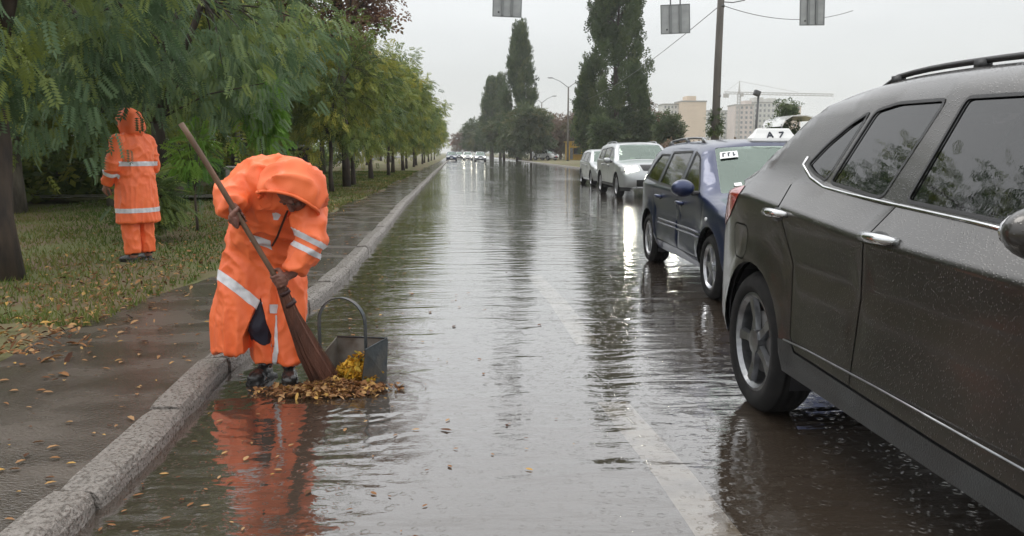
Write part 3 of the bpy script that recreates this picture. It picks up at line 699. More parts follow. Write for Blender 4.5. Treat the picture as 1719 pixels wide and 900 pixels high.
class Car:
    def __init__(s, spec, root):
        s.sp = spec; s.root = root; s.prof = catmull(spec['profile']); s.L = spec['L']; s.hw = spec['hw']
        s.arc = np.concatenate([[0], np.cumsum(np.linalg.norm(np.diff(s.prof[:, :2], axis=0), axis=1))])
    def W(s, x, z):
        sp = s.sp; x = np.asarray(x, float); z = np.asarray(z, float); hw = s.hw
        r_, f_ = sp['rear_len'], sp['front_len']
        k = 1 - sp['rear_taper'] * np.clip((r_ - x) / r_, 0, 1) ** 2.6 - sp['front_taper'] * np.clip((x - (s.L - f_)) / f_, 0, 1) ** 2.4
        y = hw * k; sl_, sh_ = sp.get('shoulder', (.45, .07))
        zb = np.interp(x, *zip(*sp['belt'])); y = y - np.clip(z - zb, 0, 9) * sp['tumble'] - np.clip(z - zb, 0, sh_) * (sl_ - sp['tumble'])
        y = y - .035 * np.clip((zb - .17 - z), 0, 1) / .4 * 0 - .03 * np.exp(-((z - zb + .02) / .05) ** 2) * 0
        y = y - .018 * np.exp(-((z - (sp['crease'] - .12)) / .09) ** 2) * np.clip((x - 1.0) / .3, 0, 1) * np.clip((s.L - 1.2 - x) / .3, 0, 1)
        y = y - sp.get('tuck', .10) * np.clip((.45 - z) / .25, 0, 1.3) ** 2
        for wx in sp['wheels']:
            d = np.hypot(x - wx, z - sp['wheel_r']); y = y + .022 * np.clip(1 - np.abs(d - sp['arch_r'] - .02) / .075, 0, 1)
        return y
    def edge_r(s, x, z): return np.interp(z, [.3, .6, 1.0, 1.3, 1.6], [.10, .12, .11, .075, .085])
    def side(s, pts):
        x, z = pts[:, 0], pts[:, 1]; a, b = s.prof[:-1, :2], s.prof[1:, :2]
        d = np.full(len(pts), 9.0)
        for p0, p1 in zip(a, b):
            v = p1 - p0; t = np.clip(((x - p0[0]) * v[0] + (z - p0[1]) * v[1]) / (v @ v + 1e-12), 0, 1)
            d = np.minimum(d, np.hypot(x - p0[0] - t * v[0], z - p0[1] - t * v[1]))
        r = s.edge_r(x, z); q = np.clip(1 - d / r, 0, 1)
        y = s.W(x, z) - r * (1 - np.sqrt(np.clip(1 - q * q, 0, 1)))
        return np.stack([x, y, z], 1)
    def top(s, pts):
        t, u = pts[:, 0], pts[:, 1]
        x = np.interp(t, s.arc, s.prof[:, 0]); z = np.interp(t, s.arc, s.prof[:, 1]); c = np.interp(t, s.arc, s.prof[:, 2])
        e_ = .03; x1 = np.interp(t + e_, s.arc, s.prof[:, 0]); x0 = np.interp(t - e_, s.arc, s.prof[:, 0]); z1 = np.interp(t + e_, s.arc, s.prof[:, 1]); z0 = np.interp(t - e_, s.arc, s.prof[:, 1])
        nx, nz_ = -(z1 - z0), (x1 - x0); l_ = np.hypot(nx, nz_) + 1e-9
        hw = s.W(x, z) - s.edge_r(x, z); b = c * (1 - np.abs(u) ** 2.4)
        return np.stack([x + nx / l_ * b, hw * u, z + nz_ / l_ * b], 1)
    def tz(s, z, front=True):
        """arc position at which the nose or the tail stands at height z"""
        n = len(s.arc); h = int(np.argmax(s.prof[:, 1])); rngi = range(h, n) if front else range(h, -1, -1)
        pr = None
        for i in rngi:
            if s.prof[i, 1] <= z:
                j = pr if pr is not None else i; a, b = s.prof[j, 1], s.prof[i, 1]; f = 0 if a == b else (a - z) / (a - b)
                return s.arc[j] + (s.arc[i] - s.arc[j]) * f
            pr = i
        return s.arc[rngi[-1]]
    def panel(s, name, V3, F, m, parent=None, push=0.0, smooth=True):
        used = np.unique(F); rem = np.full(len(V3), -1); rem[used] = np.arange(len(used)); v = V3[used].copy(); f = rem[F]
        if push:
            nrm = np.zeros_like(v); fn = np.cross(v[f[:, 1]] - v[f[:, 0]], v[f[:, 2]] - v[f[:, 0]])
            for k in range(3): np.add.at(nrm, f[:, k], fn)
            v += nrm / (np.linalg.norm(nrm, axis=1)[:, None] + 1e-12) * push
        return obj(name, np_mesh(name, v, f, smooth=smooth), m, parent or s.root)
    def build(s):
        sp = s.sp; root = s.root; mats = sp['mats']
        # side outline: profile over the top, then the bottom line with arches from nose to tail
        bot = []; zs = sp['sill']
        x0, x1 = s.prof[0, 0], s.prof[-1, 0]; wr, ar = sp['wheel_r'], sp['arch_r']
        for wx in sorted(sp['wheels'], reverse=True):
            a0 = math.asin((zs - wr) / ar)
            for k in range(17):
                a = a0 + (math.pi - 2 * a0) * k / 16; bot.append((wx + ar * math.cos(a), wr + ar * math.sin(a)))
        outline = [(p[0], p[1]) for p in s.prof] + bot
        regs = []; glass = []
        for nm, poly in sp['windows']:
            g = offset_poly(rounded(poly, .035), sp.get('seal', .022)); regs.append(('glass_' + nm, g))
        for nm, poly in sp['windows']: regs.append(('trim', rounded(poly, .035)))
        regs += [('gap', ribbon_poly(l_, .009)) for l_ in sp['seams']]
        regs += [(nm, p) for nm, p in sp.get('side_parts', [])]
        regs += [('door_' + nm, p) for nm, p in sp['doors']]
        regs += [('cladding', p) for p in sp.get('cladding', [])]
        pts, res = cut_regions(outline, regs, .055, extra_lines=[[(x_, float(np.interp(x_, *zip(*sp['belt']))) + d_) for x_ in np.linspace(.25, s.L - .7, 60)] for d_ in (-.018, 0, .018)])
        S3 = s.side(pts)
        # top strip
        T = s.arc[-1]; out2 = [(a, -1.0) for a in s.arc] + [(a, 1.0) for a in s.arc[::-1]]
        treg = [(n_, p) for n_, p in sp['top_parts'](s)]
        tp, tr = cut_regions(out2, treg, (.07, .16))
        T3 = s.top(tp)
        def orient(V, F, ref):
            c = V[F].mean(1); n_ = np.cross(V[F[:, 1]] - V[F[:, 0]], V[F[:, 2]] - V[F[:, 0]])
            bad = (n_ * (c - ref)).sum(1) < 0; F = F.copy(); F[bad] = F[bad][:, ::-1]; return F
        mid = np.array([s.L / 2, 0, .75]); mir = np.array([1, -1, 1])
        L3 = S3; R3 = S3 * mir
        # the painted shell: both sides and the strip welded
        fL = orient(L3, res['body'], mid); fR = orient(R3, res['body'], mid); fT = orient(T3, tr['body'], mid)
        V = np.concatenate([L3, R3, T3]); F = np.concatenate([fL, fR + len(L3), fT + 2 * len(L3)])
        sh = s.panel('body', V, F, mats['paint'])
        bm = bmesh.new(); bm.from_mesh(sh.data); bmesh.ops.remove_doubles(bm, verts=bm.verts[:], dist=.002)
        for f in bm.faces: f.smooth = True
        bm.to_mesh(sh.data); bm.free()
        for nm, f in res.items():
            if nm in ('body', 'gap'): continue
            for V_ in (R3, L3):
                fo = orient(V_, f, mid)
                if nm.startswith('glass_'): s.panel('window', V_, fo, mats['glass'], push=-.006)
                elif nm == 'trim': s.panel('window_trim', V_, fo, mats['trim'], push=.003)
                elif nm.startswith('door_'): s.panel('door', V_, fo, mats['paint'])
                elif nm == 'cladding': s.panel('sill_cladding', V_, fo, mats['clad'], push=.004)
                else: s.panel(nm.split('.')[0], V_, fo, sp['side_mats'][nm], push=.004)
        for nm, f in tr.items():
            if nm == 'body': continue
            m_, push, pname = sp['top_mats'][nm.split('.')[0]]
            s.panel(pname, T3, orient(T3, f, mid), m_, push=push)
        # dark lining behind the joints and inside the glass
        ins = []
        keepF = np.concatenate([v for k, v in res.items() if not k.startswith('glass_')])
        for V_ in (R3, L3):
            q = V_.copy(); q[:, 1] *= 1 - .018 / s.hw; q[:, 1] -= np.sign(q[:, 1]) * .012
            s.panel('inner_panel', q, orient(q, keepF, mid), M['lining'])
        tk = np.concatenate([v for k, v in tr.items() if sp['top_mats'].get(k.split('.')[0], (0, 0, ''))[2] not in ('windscreen', 'rear_window')])
        s.panel('inner_roof', T3 * .985 + mid * .015, orient(T3, tk, mid), M['lining'])
        ub = MB(); hw = s.hw
        ub.box((s.L / 2, 0, (zs + .12)), (s.L - .55, (hw - .30) * 2, .14))
        ub.box(((sp['wheels'][0] + sp['wheels'][1]) / 2, 0, zs + .10), (sp['wheels'][1] - sp['wheels'][0] - 2 * ar - .04, (hw - .11) * 2, .12))
        ub.box((s.L - .35, 0, zs + .16), (.5, (hw - .2) * 2, .10)); ub.box((.33, 0, zs + .18), (.5, (hw - .2) * 2, .10))
        ub.build('underbody', M['black'], root)
        for wx in sp['wheels']:
            for sg in (-1, 1):
                li = MB()
                prof = []
                for k in range(13):
                    a = -.35 + (math.pi + .7) * k / 12; prof.append((wx + (ar + .012) * math.cos(a), wr + (ar + .012) * math.sin(a)))
                b = len(li.v); y0, y1 = sg * (hw - .05), sg * (hw - .36)
                li.v += [(p[0], y0, p[1]) for p in prof] + [(p[0], y1, p[1]) for p in prof] + [(wx, y1, wr)]
                li.f += [(b + k, b + k + 1, b + 14 + k, b + 13 + k) for k in range(12)] + [(b + 13 + k, b + 14 + k, b + 26) for k in range(12)]
                li.build('arch_liner', M['black'], root)
        # seats and dashboard seen through the glass
        for sx, sy in sp.get('seats', []):
            sb = MB().box((sx, sy, .62), (.5, .5, .18), bev=.05).box((sx - .27, sy, .95), (.13, .5, .62), Matrix.Rotation(-.2, 3, 'Y'), bev=.05)
            sb.box((sx - .36, sy, 1.32), (.1, .26, .18), bev=.04); sb.build('seat', M['lining'], root, smooth=True)
        if sp.get('dash'): MB().box((sp['dash'], 0, .88), (.5, (hw - .16) * 2, .2), bev=.06).build('dashboard', M['lining'], root, smooth=True)
        # wheels
        for wx in sp['wheels']:
            for sg in (-1, 1): s.wheel(wx, sg)
        for a in sp.get('extras', []): a(s)
    def wheel(s, wx, sg):
        sp = s.sp; r = sp['wheel_r']; rr = sp['rim_r']; wd = .22
        root = obj('wheel', MB().lathe([(.001, -.09), (rr * .62, -.09), (rr * .62, .05), (.001, .05)], 24).mesh('wheel', True), M['darksteel'], s.root, (wx, sg * (s.hw - .115), r))
        root.rotation_euler = (0, .37 * wx, 0 if sg > 0 else math.pi)
        b = wd / 2
        ty = [(rr - .006, -b + .02), (rr + .01, -b), (r * .86, -b - .006), (r - .025, -b + .012), (r - .004, -b + .04)]
        for g in (-.05, 0, .05): ty += [(r, g - .012), (r - .008, g - .004), (r - .008, g + .004), (r, g + .012)]
        ty += [(r - .004, b - .04), (r - .025, b - .012), (r * .86, b + .006), (rr + .01, b), (rr - .006, b - .02)]
        MB().lathe(ty, 48).build('tyre', M['rubber'], root, smooth=True)
        rim = MB().lathe([(rr * .9, -b + .02), (rr * .9, b - .075), (rr * .93, b - .04), (rr, b - .012), (rr - .016, b - .008), (rr - .035, b - .03), (rr * .86, b - .09)], 40)
        n = sp['spokes']
        for i in range(n):
            a0 = 2 * math.pi * i / n + .3
            for off in sp['spoke_off']:
                a = a0 + off
                u, v = Vector((math.cos(a), 0, math.sin(a))), Vector((-math.sin(a), 0, math.cos(a)))
                a2 = a0 + off * .35; u2 = Vector((math.cos(a2), 0, math.sin(a2))); rings = []
                for t, w_, y in ((.16, .030, b - .022), (.5, .024, b - .030), (.93, sp['spoke_w'], b - .022)):
                    c = u * (rr * t) if t > .3 else u2 * (rr * t)
                    rings.append([c + v * w_ + Vector((0, y - .028, 0)), c + v * w_ * .8 + Vector((0, y, 0)), c - v * w_ * .8 + Vector((0, y, 0)), c - v * w_ + Vector((0, y - .028, 0))])
                rim.loft(rings)
        rim.lathe([(rr * .25, b - .06), (rr * .24, b - .014), (rr * .1, b - .006), (.001, b - .004)], 20)
        rim.build('rim', sp['mats']['rim'], root)
M['lining'] = mat('cabin_lining', (.03, .03, .032), .8, bump=.2, bscale=80)
def paint(name, c, c2=None, rough=.22, metal=.35, dirt=None):
    """wet metallic paint: beads of rain and road film over a clear coat"""
    m, t, n, l, b, o = nodes(name)
    b.inputs['Metallic'].default_value = metal; b.inputs['Roughness'].default_value = rough; b.inputs['Coat Weight'].default_value = .75; b.inputs['Coat Roughness'].default_value = .07
    tcx = n.new('ShaderNodeTexCoord'); z = n.new('ShaderNodeTexNoise'); z.inputs['Scale'].default_value = 2.3; z.inputs['Detail'].default_value = 6; l.new(tcx.outputs['Object'], z.inputs['Vector'])
    x = n.new('ShaderNodeMix'); x.data_type = 'RGBA'; x.inputs['A'].default_value = (*c, 1); x.inputs['B'].default_value = (*(c2 or [q * .8 for q in c]), 1)
    r = n.new('ShaderNodeMapRange'); r.inputs[1].default_value = .4; r.inputs[2].default_value = .66; l.new(z.outputs['Fac'], r.inputs[0]); l.new(r.outputs[0], x.inputs['Factor'])
    l.new(x.outputs['Result'], b.inputs['Base Color'])
    # droplets
    v = n.new('ShaderNodeTexVoronoi'); v.inputs['Scale'].default_value = 95; v.inputs['Randomness'].default_value = 1; l.new(tcx.outputs['Object'], v.inputs['Vector'])
    d = n.new('ShaderNodeMapRange'); d.inputs[1].default_value = .1; d.inputs[2].default_value = .34; d.inputs[3].default_value = 1; d.inputs[4].default_value = 0; l.new(v.outputs['Distance'], d.inputs[0])
    z2 = n.new('ShaderNodeTexNoise'); z2.inputs['Scale'].default_value = 14; l.new(tcx.outputs['Object'], z2.inputs['Vector'])
    k = n.new('ShaderNodeMath'); k.operation = 'MULTIPLY'; l.new(d.outputs[0], k.inputs[0]); l.new(z2.outputs['Fac'], k.inputs[1])
    u = n.new('ShaderNodeBump'); u.inputs['Strength'].default_value = .35; u.inputs['Distance'].default_value = .004; l.new(k.outputs[0], u.inputs['Height'])
    l.new(u.outputs[0], b.inputs['Normal']); l.new(u.outputs[0], b.inputs['Coat Normal'])
    return m
M['suv_paint'] = paint('grey_brown_paint', (.038, .035, .0325), (.056, .051, .046), .28, .6)
M['blue_paint'] = paint('navy_paint', (.010, .020, .070), (.014, .026, .078), .28, .6)
M['silver_paint'] = paint('silver_paint', (.40, .415, .42), (.35, .365, .37), .28, .5)
M['grey_paint'] = paint('grey_paint', (.2, .21, .22))
M['white_paint'] = paint('white_paint', (.7, .7, .69), metal=0)
M['clad'] = mat('grey_cladding', (.028, .030, .031), .5, c2=(.02, .02, .02), scale=8, bump=.2, bscale=150)
M['tinted'] = glass_mat('tinted_glass', (.10, .10, .115), 1.75)
M['clear'] = glass_mat('car_glass', (.50, .60, .55), 1.75)
M['screen'] = glass_mat('windscreen_glass', (.66, .82, .73), 2.3, .03, (.84, 1, .90))
M['tail'] = mat('tail_lamp_red', (.45, .015, .02), .15, c2=(.30, .01, .015), scale=10, coat=1)
M['tailpale'] = mat('tail_lamp_pink', (.55, .22, .22), .15, c2=(.5, .12, .12), scale=10, coat=1)
M['lamp'] = mat('lamp_lens', (.6, .62, .62), .1, coat=1)
M['headlight'] = mat('headlight_glow', (1, .97, .80), .2, emit=110)
M['litlens'] = mat('lit_headlamp_lens', (1, .97, .82), .2, emit=8)
M['farlight'] = mat('far_headlight_glow', (1, .93, .74), .2, emit=5)
M['grille'] = mat('grille_black', (.015, .015, .016), .35, bump=.6, bscale=60)
M['plate_white'] = mat('plate_white', (.7, .7, .7), .4)
M['plate_red'] = mat('plate_red', (.5, .10, .12), .4)

def handle(x, z):
    def f(s):
        y = float(s.side(np.array([[x, z]]))[0, 1])
        for sg in (-1, 1):
            h = MB().tube([(x - .11, sg * (y - .005), z), (x - .08, sg * (y + .034), z + .003), (x, sg * (y + .043), z + .004), (x + .08, sg * (y + .034), z + .003), (x + .11, sg * (y - .005), z)], [.014, .020, .022, .020, .014], 8)
            h.build('door_handle', s.sp['mats']['handle'], s.root, smooth=True)
            MB().ball((x - .01, sg * (y - .002), z - .006), (.075, .012, .034)).build('handle_cup', M['black'], s.root, smooth=True)
    return f
def mirror(x, z, m, size=(.10, .13, .085)):
    def f(s):
        for sg in (-1, 1):
            y = s.W(x, z) - .02
            a = MB().box((x, sg * (y + .05), z - .03), (.07, .12, .045), bev=.015); pa = a.build('mirror_arm', M['black'], s.root, smooth=True)
            b = MB().ball((x + .01, sg * (y + .19), z + .02), (size[0], size[1], size[2]), seg=18, rings=12)
            for i, v in enumerate(b.v): b.v[i] = (max(v[0], x - .05), v[1], v[2])
            o = b.build('mirror', m, s.root, smooth=True)
            MB().ball((x - .052, sg * (y + .19), z + .02), (.004, size[1] * .8, size[2] * .75)).build('mirror_glass', M['chrome'], o, smooth=True)
    return f
def rails(x0, x1, m, off=.10, rise=.05):
    def f(s):
        for sg in (-1, 1):
            pts = []
            for i in range(13):
                x = x0 + (x1 - x0) * i / 12; k = int(np.argmin(np.abs(s.prof[:, 0] - x) - (s.prof[:, 1] > 1.2) * 9)); z = s.prof[k, 1]
                y = float(s.W(x, z)) - off; up = rise * min(1, i / 1.0, (12 - i) / 1.0)
                pts.append((x, sg * y, z - .006 + up))
            b = MB().tube(pts, .013, 8)
            for i in (1, 6, 11): b.box((pts[i][0], pts[i][1], pts[i][2] - rise * .5), (.07, .03, rise + .01))
            b.build('roof_rail', m, s.root, smooth=True)
    return f
def wiper(x, z):
    def f(s):
        pass
    return f

# ---- the dark sport utility car beside the camera
def suv_top(c):
    a = c.arc; z = c.tz
    rw0, rw1 = z(1.08, False), z(1.57, False); ws0 = float(np.interp(2.72, c.prof[:, 0], a)); ws1 = float(np.interp(3.42, c.prof[:, 0], a))
    f = lambda zz: z(zz, True); r = lambda zz: z(zz, False)
    return [('rear_window', rounded([(rw0, -.80), (rw1, -.86), (rw1, .86), (rw0, .80)], .05)),
            ('windscreen', rounded([(ws0, -.90), (ws1, -.93), (ws1, .93), (ws0, .90)], .04)),
            ('tail.a', [(r(.80), -1), (r(.80), -.72), (r(1.02), -.64), (r(1.10), -1)]), ('tail.b', [(r(.80), 1), (r(.80), .72), (r(1.02), .64), (r(1.10), 1)]),
            ('rplate', [(r(.66), -.3), (r(.66), .3), (r(.78), .3), (r(.78), -.3)]),
            ('rbumper', [(a[0], -1), (a[0], 1), (r(.56), 1), (r(.56), -1)]),
            ('head.a', [(f(.92), -1), (f(.96), -.6), (f(.78), -.55), (f(.72), -1)]), ('head.b', [(f(.92), 1), (f(.96), .6), (f(.78), .55), (f(.72), 1)]),
            ('grille', rounded([(f(.90), -.46), (f(.90), .46), (f(.66), .36), (f(.66), -.36)], .03)),
            ('fbumper', [(a[-1], -1), (a[-1], 1), (f(.42), 1), (f(.42), -1)])]
SUV = dict(seal=.013, L=4.58, hw=.93, wheels=(.90, 3.60), wheel_r=.372, arch_r=.425, rim_r=.262, sill=.33, rear_len=.85, front_len=.95, rear_taper=.17, front_taper=.15, tumble=.47, crease=.98,
    belt=[(0, 1.15), (.78, 1.135), (1.3, 1.095), (1.97, 1.04), (3.4, .985), (4.6, .93)], shoulder=(1.0, .12),
    profile=[(.12, .34, .05), (.02, .40, .09), (0, .58, .10), (.04, .76, .10), (.12, .98, .09), (.24, 1.12, .06), (.60, 1.36, .05), (.86, 1.55, .04), (.93, 1.605, .03), (1.15, 1.65, .03), (1.6, 1.69, .035), (2.3, 1.675, .035), (2.7, 1.62, .04), (3.0, 1.42, .06), (3.42, 1.12, .06), (3.9, 1.03, .05), (4.3, .93, .07), (4.50, .80, .10), (4.57, .62, .11), (4.57, .45, .10), (4.45, .30, .06)],
    windows=[('rear', [(1.440, 1.225), (1.830, 1.185), (1.910, 1.18), (2.000, 1.57), (1.680, 1.575), (1.520, 1.55)]), ('quarter', [(1.140, 1.305), (1.260, 1.26), (1.405, 1.229), (1.490, 1.552), (1.370, 1.50), (1.240, 1.41)]),
             ('front', [(2.070, 1.178), (3.100, 1.12), (2.980, 1.26), (2.780, 1.47), (2.620, 1.555), (2.110, 1.57)])],
    doors=[('rear', [(1.10, 1.21), (1.24, 1.05), (1.36, .85), (1.405, .52), (1.46, .455), (1.985, .443), (2.015, .8), (2.035, 1.175), (1.5, 1.23)]), ('front', [(2.035, 1.175), (2.015, .8), (1.985, .443), (2.6, .43), (3.03, .43), (3.09, .8), (3.14, 1.11)])],
    seams=[[(1.10, 1.21), (1.24, 1.05), (1.36, .85), (1.405, .52), (1.46, .455), (2.6, .43), (3.03, .43), (3.09, .8), (3.14, 1.11)], [(1.985, .44), (2.015, .8), (2.035, 1.175)],
           rounded([(.57, .98), (.80, .98), (.82, .80), (.60, .80)], .05, 3) + [(.575, .95)]],
    cladding=[[(1.20, .485), (3.26, .51), (3.30, .2), (1.0, .2)]],
    side_parts=[('tail_light.a', [(-.1, .93), (.28, .94), (.44, 1.0), (.64, 1.14), (.60, 1.18), (.1, 1.17), (-.1, 1.1)]), ('headlight.a', [(4.2, .80), (4.7, .70), (4.7, .95), (4.1, .95)])],
    side_mats={'tail_light.a': M['tail'], 'headlight.a': M['lamp']},
    top_parts=suv_top, top_mats={'rear_window': (M['tinted'], -.004, 'rear_window'), 'windscreen': (M['screen'], -.004, 'windscreen'), 'tail': (M['tail'], .004, 'tail_light'), 'rplate': (M['plate_white'], .006, 'number_plate'), 'rbumper': (M['clad'], .004, 'bumper'), 'fbumper': (M['clad'], .004, 'bumper'), 'head': (M['lamp'], .003, 'headlight'), 'grille': (M['grille'], .003, 'grille')},
    mats=dict(paint=M['suv_paint'], glass=M['tinted'], trim=M['black'], clad=M['clad'], rim=M['darkalloy'], handle=M['chrome']), spokes=5, spoke_off=(0,), spoke_w=.036,
    extras=[handle(1.20, 1.075), handle(2.13, 1.05), mirror(3.02, 1.14, M['suv_paint'], (.085, .11, .075)), rails(1.28, 2.6, M['black'], .11, .032)], seats=[(2.6, -.4), (2.6, .4)], dash=3.25)
def suv_chrome(s):
    """bright strip under the side glass, following the kick-up at its rear end"""
    for sg in (-1, 1):
        q = np.array([(1.12, 1.345), (1.11, 1.303), (1.25, 1.247), (1.42, 1.208), (1.65, 1.19), (2.0, 1.168), (2.5, 1.142), (3.1, 1.105)]); v = s.side(q)
        MB().tube([(p[0], sg * (p[1] + .004), p[2]) for p in v], .0085, 6).build('chrome_strip', M['chrome'], s.root, smooth=True)
    q = np.array([(1.37, .494), (1.6, .498), (2.2, .506), (3.2, .517)]); v = s.side(q)
    for sg in (-1, 1): MB().tube([(p[0], sg * (p[1] + .006), p[2]) for p in v], .0045, 6).build('sill_strip', M['darkalloy'], s.root, smooth=True)
SUV['extras'].append(suv_chrome)
root = thing('parked_car', 'big dark grey brown sport utility car with chrome strip under its tinted windows', 'car', (2.47, 4.98, -.015), -R(90))
Car(SUV, root).build()
# ---- the navy estate used as a taxi
def estate_top(c):
    a = c.arc; f = lambda zz: c.tz(zz, True); r = lambda zz: c.tz(zz, False); px = lambda x: float(np.interp(x, c.prof[:, 0], a))
    return [('rear_window', rounded([(r(1.0), -.78), (r(1.38), -.84), (r(1.38), .84), (r(1.0), .78)], .05)),
            ('windscreen', rounded([(px(2.66), -.95), (px(3.36), -.95), (px(3.36), .95), (px(2.66), .95)], .05)),
            ('tail.a', [(r(.72), -1), (r(.72), -.7), (r(.98), -.7), (r(.98), -1)]), ('tail.b', [(r(.72), 1), (r(.72), .7), (r(.98), .7), (r(.98), 1)]),
            ('rplate', [(r(.6), -.3), (r(.6), .3), (r(.7), .3), (r(.7), -.3)]),
            ('head.a', [(f(.76), -1), (f(.80), -.5), (f(.64), -.45), (f(.60), -1)]), ('head.b', [(f(.76), 1), (f(.80), .5), (f(.64), .45), (f(.60), 1)]),
            ('grille', rounded([(f(.76), -.36), (f(.76), .36), (f(.64), .32), (f(.64), -.32)], .03)),
            ('intake', rounded([(f(.42), -.5), (f(.42), .5), (f(.30), .5), (f(.30), -.5)], .03)),
            ('fplate', [(f(.52), -.3), (f(.52), .3), (f(.43), .3), (f(.43), -.3)])]
def clear_lamps(s):
    """round side repeater and the rubbing strip along the doors"""
    for sg in (-1, 1):
        q = s.side(np.array([(3.47, .745)]))[0]
        MB().ball((q[0], sg * q[1], q[2]), (.035, .012, .022)).build('side_repeater', M['lamp'], s.root, smooth=True)
        for zz, x0, x1 in ((.60, 1.52, 2.38), (.60, 2.42, 3.28), (.555, 1.52, 2.38), (.555, 2.42, 3.28)):
            v = s.side(np.array([(x0, zz), ((x0 + x1) / 2, zz), (x1, zz)]))
            MB().tube([(p[0], sg * (p[1] + .004), p[2]) for p in v], .011, 6).build('rubbing_strip', M['strip'], s.root, smooth=True)
M['strip'] = mat('rubbing_strip', (.12, .125, .15), .3, coat=.4)
EST = dict(L=4.55, hw=.86, wheels=(.97, 3.57), wheel_r=.31, arch_r=.375, rim_r=.215, sill=.24, rear_len=.95, front_len=.95, rear_taper=.23, front_taper=.16, tumble=.40, crease=.82,
    belt=[(0, .98), (1.2, .96), (3.4, .93), (4.6, .85)],
    profile=[(.15, .26, .05), (.03, .32, .09), (0, .50, .10), (.05, .70, .09), (.12, .96, .07), (.52, 1.30, .05), (.68, 1.41, .03), (.95, 1.455, .03), (1.5, 1.48, .035), (2.2, 1.47, .035), (2.62, 1.42, .04), (2.95, 1.22, .06), (3.36, .97, .06), (3.8, .89, .06), (4.2, .82, .07), (4.43, .72, .10), (4.53, .56, .12), (4.55, .38, .12), (4.42, .24, .06)],
    windows=[('cargo', [(.62, 1.04), (1.36, 1.0), (1.40, 1.345), (.98, 1.35), (.80, 1.24)]), ('rear', [(1.44, .998), (2.34, .965), (2.31, 1.385), (1.50, 1.375)]), ('front', [(2.41, .962), (3.14, .945), (3.05, 1.05), (2.66, 1.325), (2.42, 1.385)])],
    doors=[('rear', [(1.25, 1.0), (1.22, .78), (1.34, .55), (1.42, .355), (2.37, .345), (2.38, .975)]), ('front', [(2.38, .975), (2.37, .345), (3.20, .345), (3.27, .7), (3.29, .93)])],
    seams=[[(1.25, 1.0), (1.22, .78), (1.34, .55), (1.42, .355), (2.3, .345), (3.20, .345), (3.27, .7), (3.29, .93)], [(2.37, .35), (2.38, .975)]],
    side_parts=[('tail_light.a', [(-.1, .72), (.25, .74), (.28, .96), (-.1, 1.0)]), ('headlight.a', [(4.14, .66), (4.7, .60), (4.7, .80), (4.1, .79)])],
    side_mats={'tail_light.a': M['tail'], 'headlight.a': M['lamp']},
    top_parts=estate_top, top_mats={'rear_window': (M['screen'], -.004, 'rear_window'), 'windscreen': (M['screen'], -.004, 'windscreen'), 'tail': (M['tail'], .004, 'tail_light'), 'rplate': (M['plate_white'], .006, 'number_plate'), 'fplate': (M['plate_white'], .006, 'number_plate'), 'head': (M['lamp'], .003, 'headlight'), 'grille': (M['grille'], .003, 'grille'), 'intake': (M['grille'], .003, 'air_intake')},
    mats=dict(paint=M['blue_paint'], glass=M['clear'], trim=M['black'], clad=M['clad'], rim=M['alloy'], handle=M['blue_paint']), spokes=6, spoke_off=(0,), spoke_w=.030,
    extras=[handle(1.55, .86), handle(2.52, .84), mirror(3.10, 1.0, M['blue_paint'], (.09, .115, .085)), rails(.75, 2.35, M['steel'], .10, .05), clear_lamps],
    seats=[(2.35, -.38), (2.35, .38), (1.55, -.4), (1.55, .4)], dash=3.08)
TX = thing('taxi_car', 'navy blue estate car with a white taxi sign and silver rails on its roof', 'car', (3.24, 10.83, -.015), -R(90) - R(1.0))
tx = Car(EST, TX); tx.build()
# white card with a dark scrawl and a sticker low on the windscreen, each on the glass
def on_screen(name, m, x0, x1, u0, u1, off):
    c = tx; t0, t1 = (float(np.interp(x, c.prof[:, 0], c.arc)) for x in (x0, x1)); n = 4
    pts = np.array([(t0 + (t1 - t0) * i / n, u0 + (u1 - u0) * j / n) for i in range(n + 1) for j in range(n + 1)])
    V = c.top(pts) + np.array([.5, 0, .86]) * off
    F = np.array([(i * (n + 1) + j, (i + 1) * (n + 1) + j, (i + 1) * (n + 1) + j + 1, i * (n + 1) + j + 1) for i in range(n) for j in range(n)])
    return obj(name, np_mesh(name, V, F), m, TX)
M['card'] = mat('white_card', (.8, .82, .8), .5); M['ink'] = mat('dark_ink', (.03, .035, .05), .5)
card = on_screen('windscreen_card', M['card'], 2.765, 2.86, -.88, -.60, .010)
for k, (a, b) in enumerate(((-.845, -.79), (-.76, -.715), (-.68, -.64))):
    on_screen('card_mark', M['ink'], 2.785, 2.84, a, a + .022, .014); on_screen('card_mark', M['ink'], 2.785 if k < 2 else 2.82, 2.797 if k < 2 else 2.832, a, b, .0145)
on_screen('windscreen_sticker', M['card'], 3.22, 3.27, -.76, -.66, .010)
for u0, u1 in ((-.62, .02), (.05, .66)):
    t0, t1 = (float(np.interp(x, tx.prof[:, 0], tx.arc)) for x in (3.335, 3.27))
    q = tx.top(np.array([(t0, u0), (t0 + (t1 - t0) * .4, u0 + (u1 - u0) * .5), (t1, u1)])) + np.array([.012, 0, .022])
    MB().tube(q, [.011, .008, .006], 6).build('wiper', M['black'], TX)
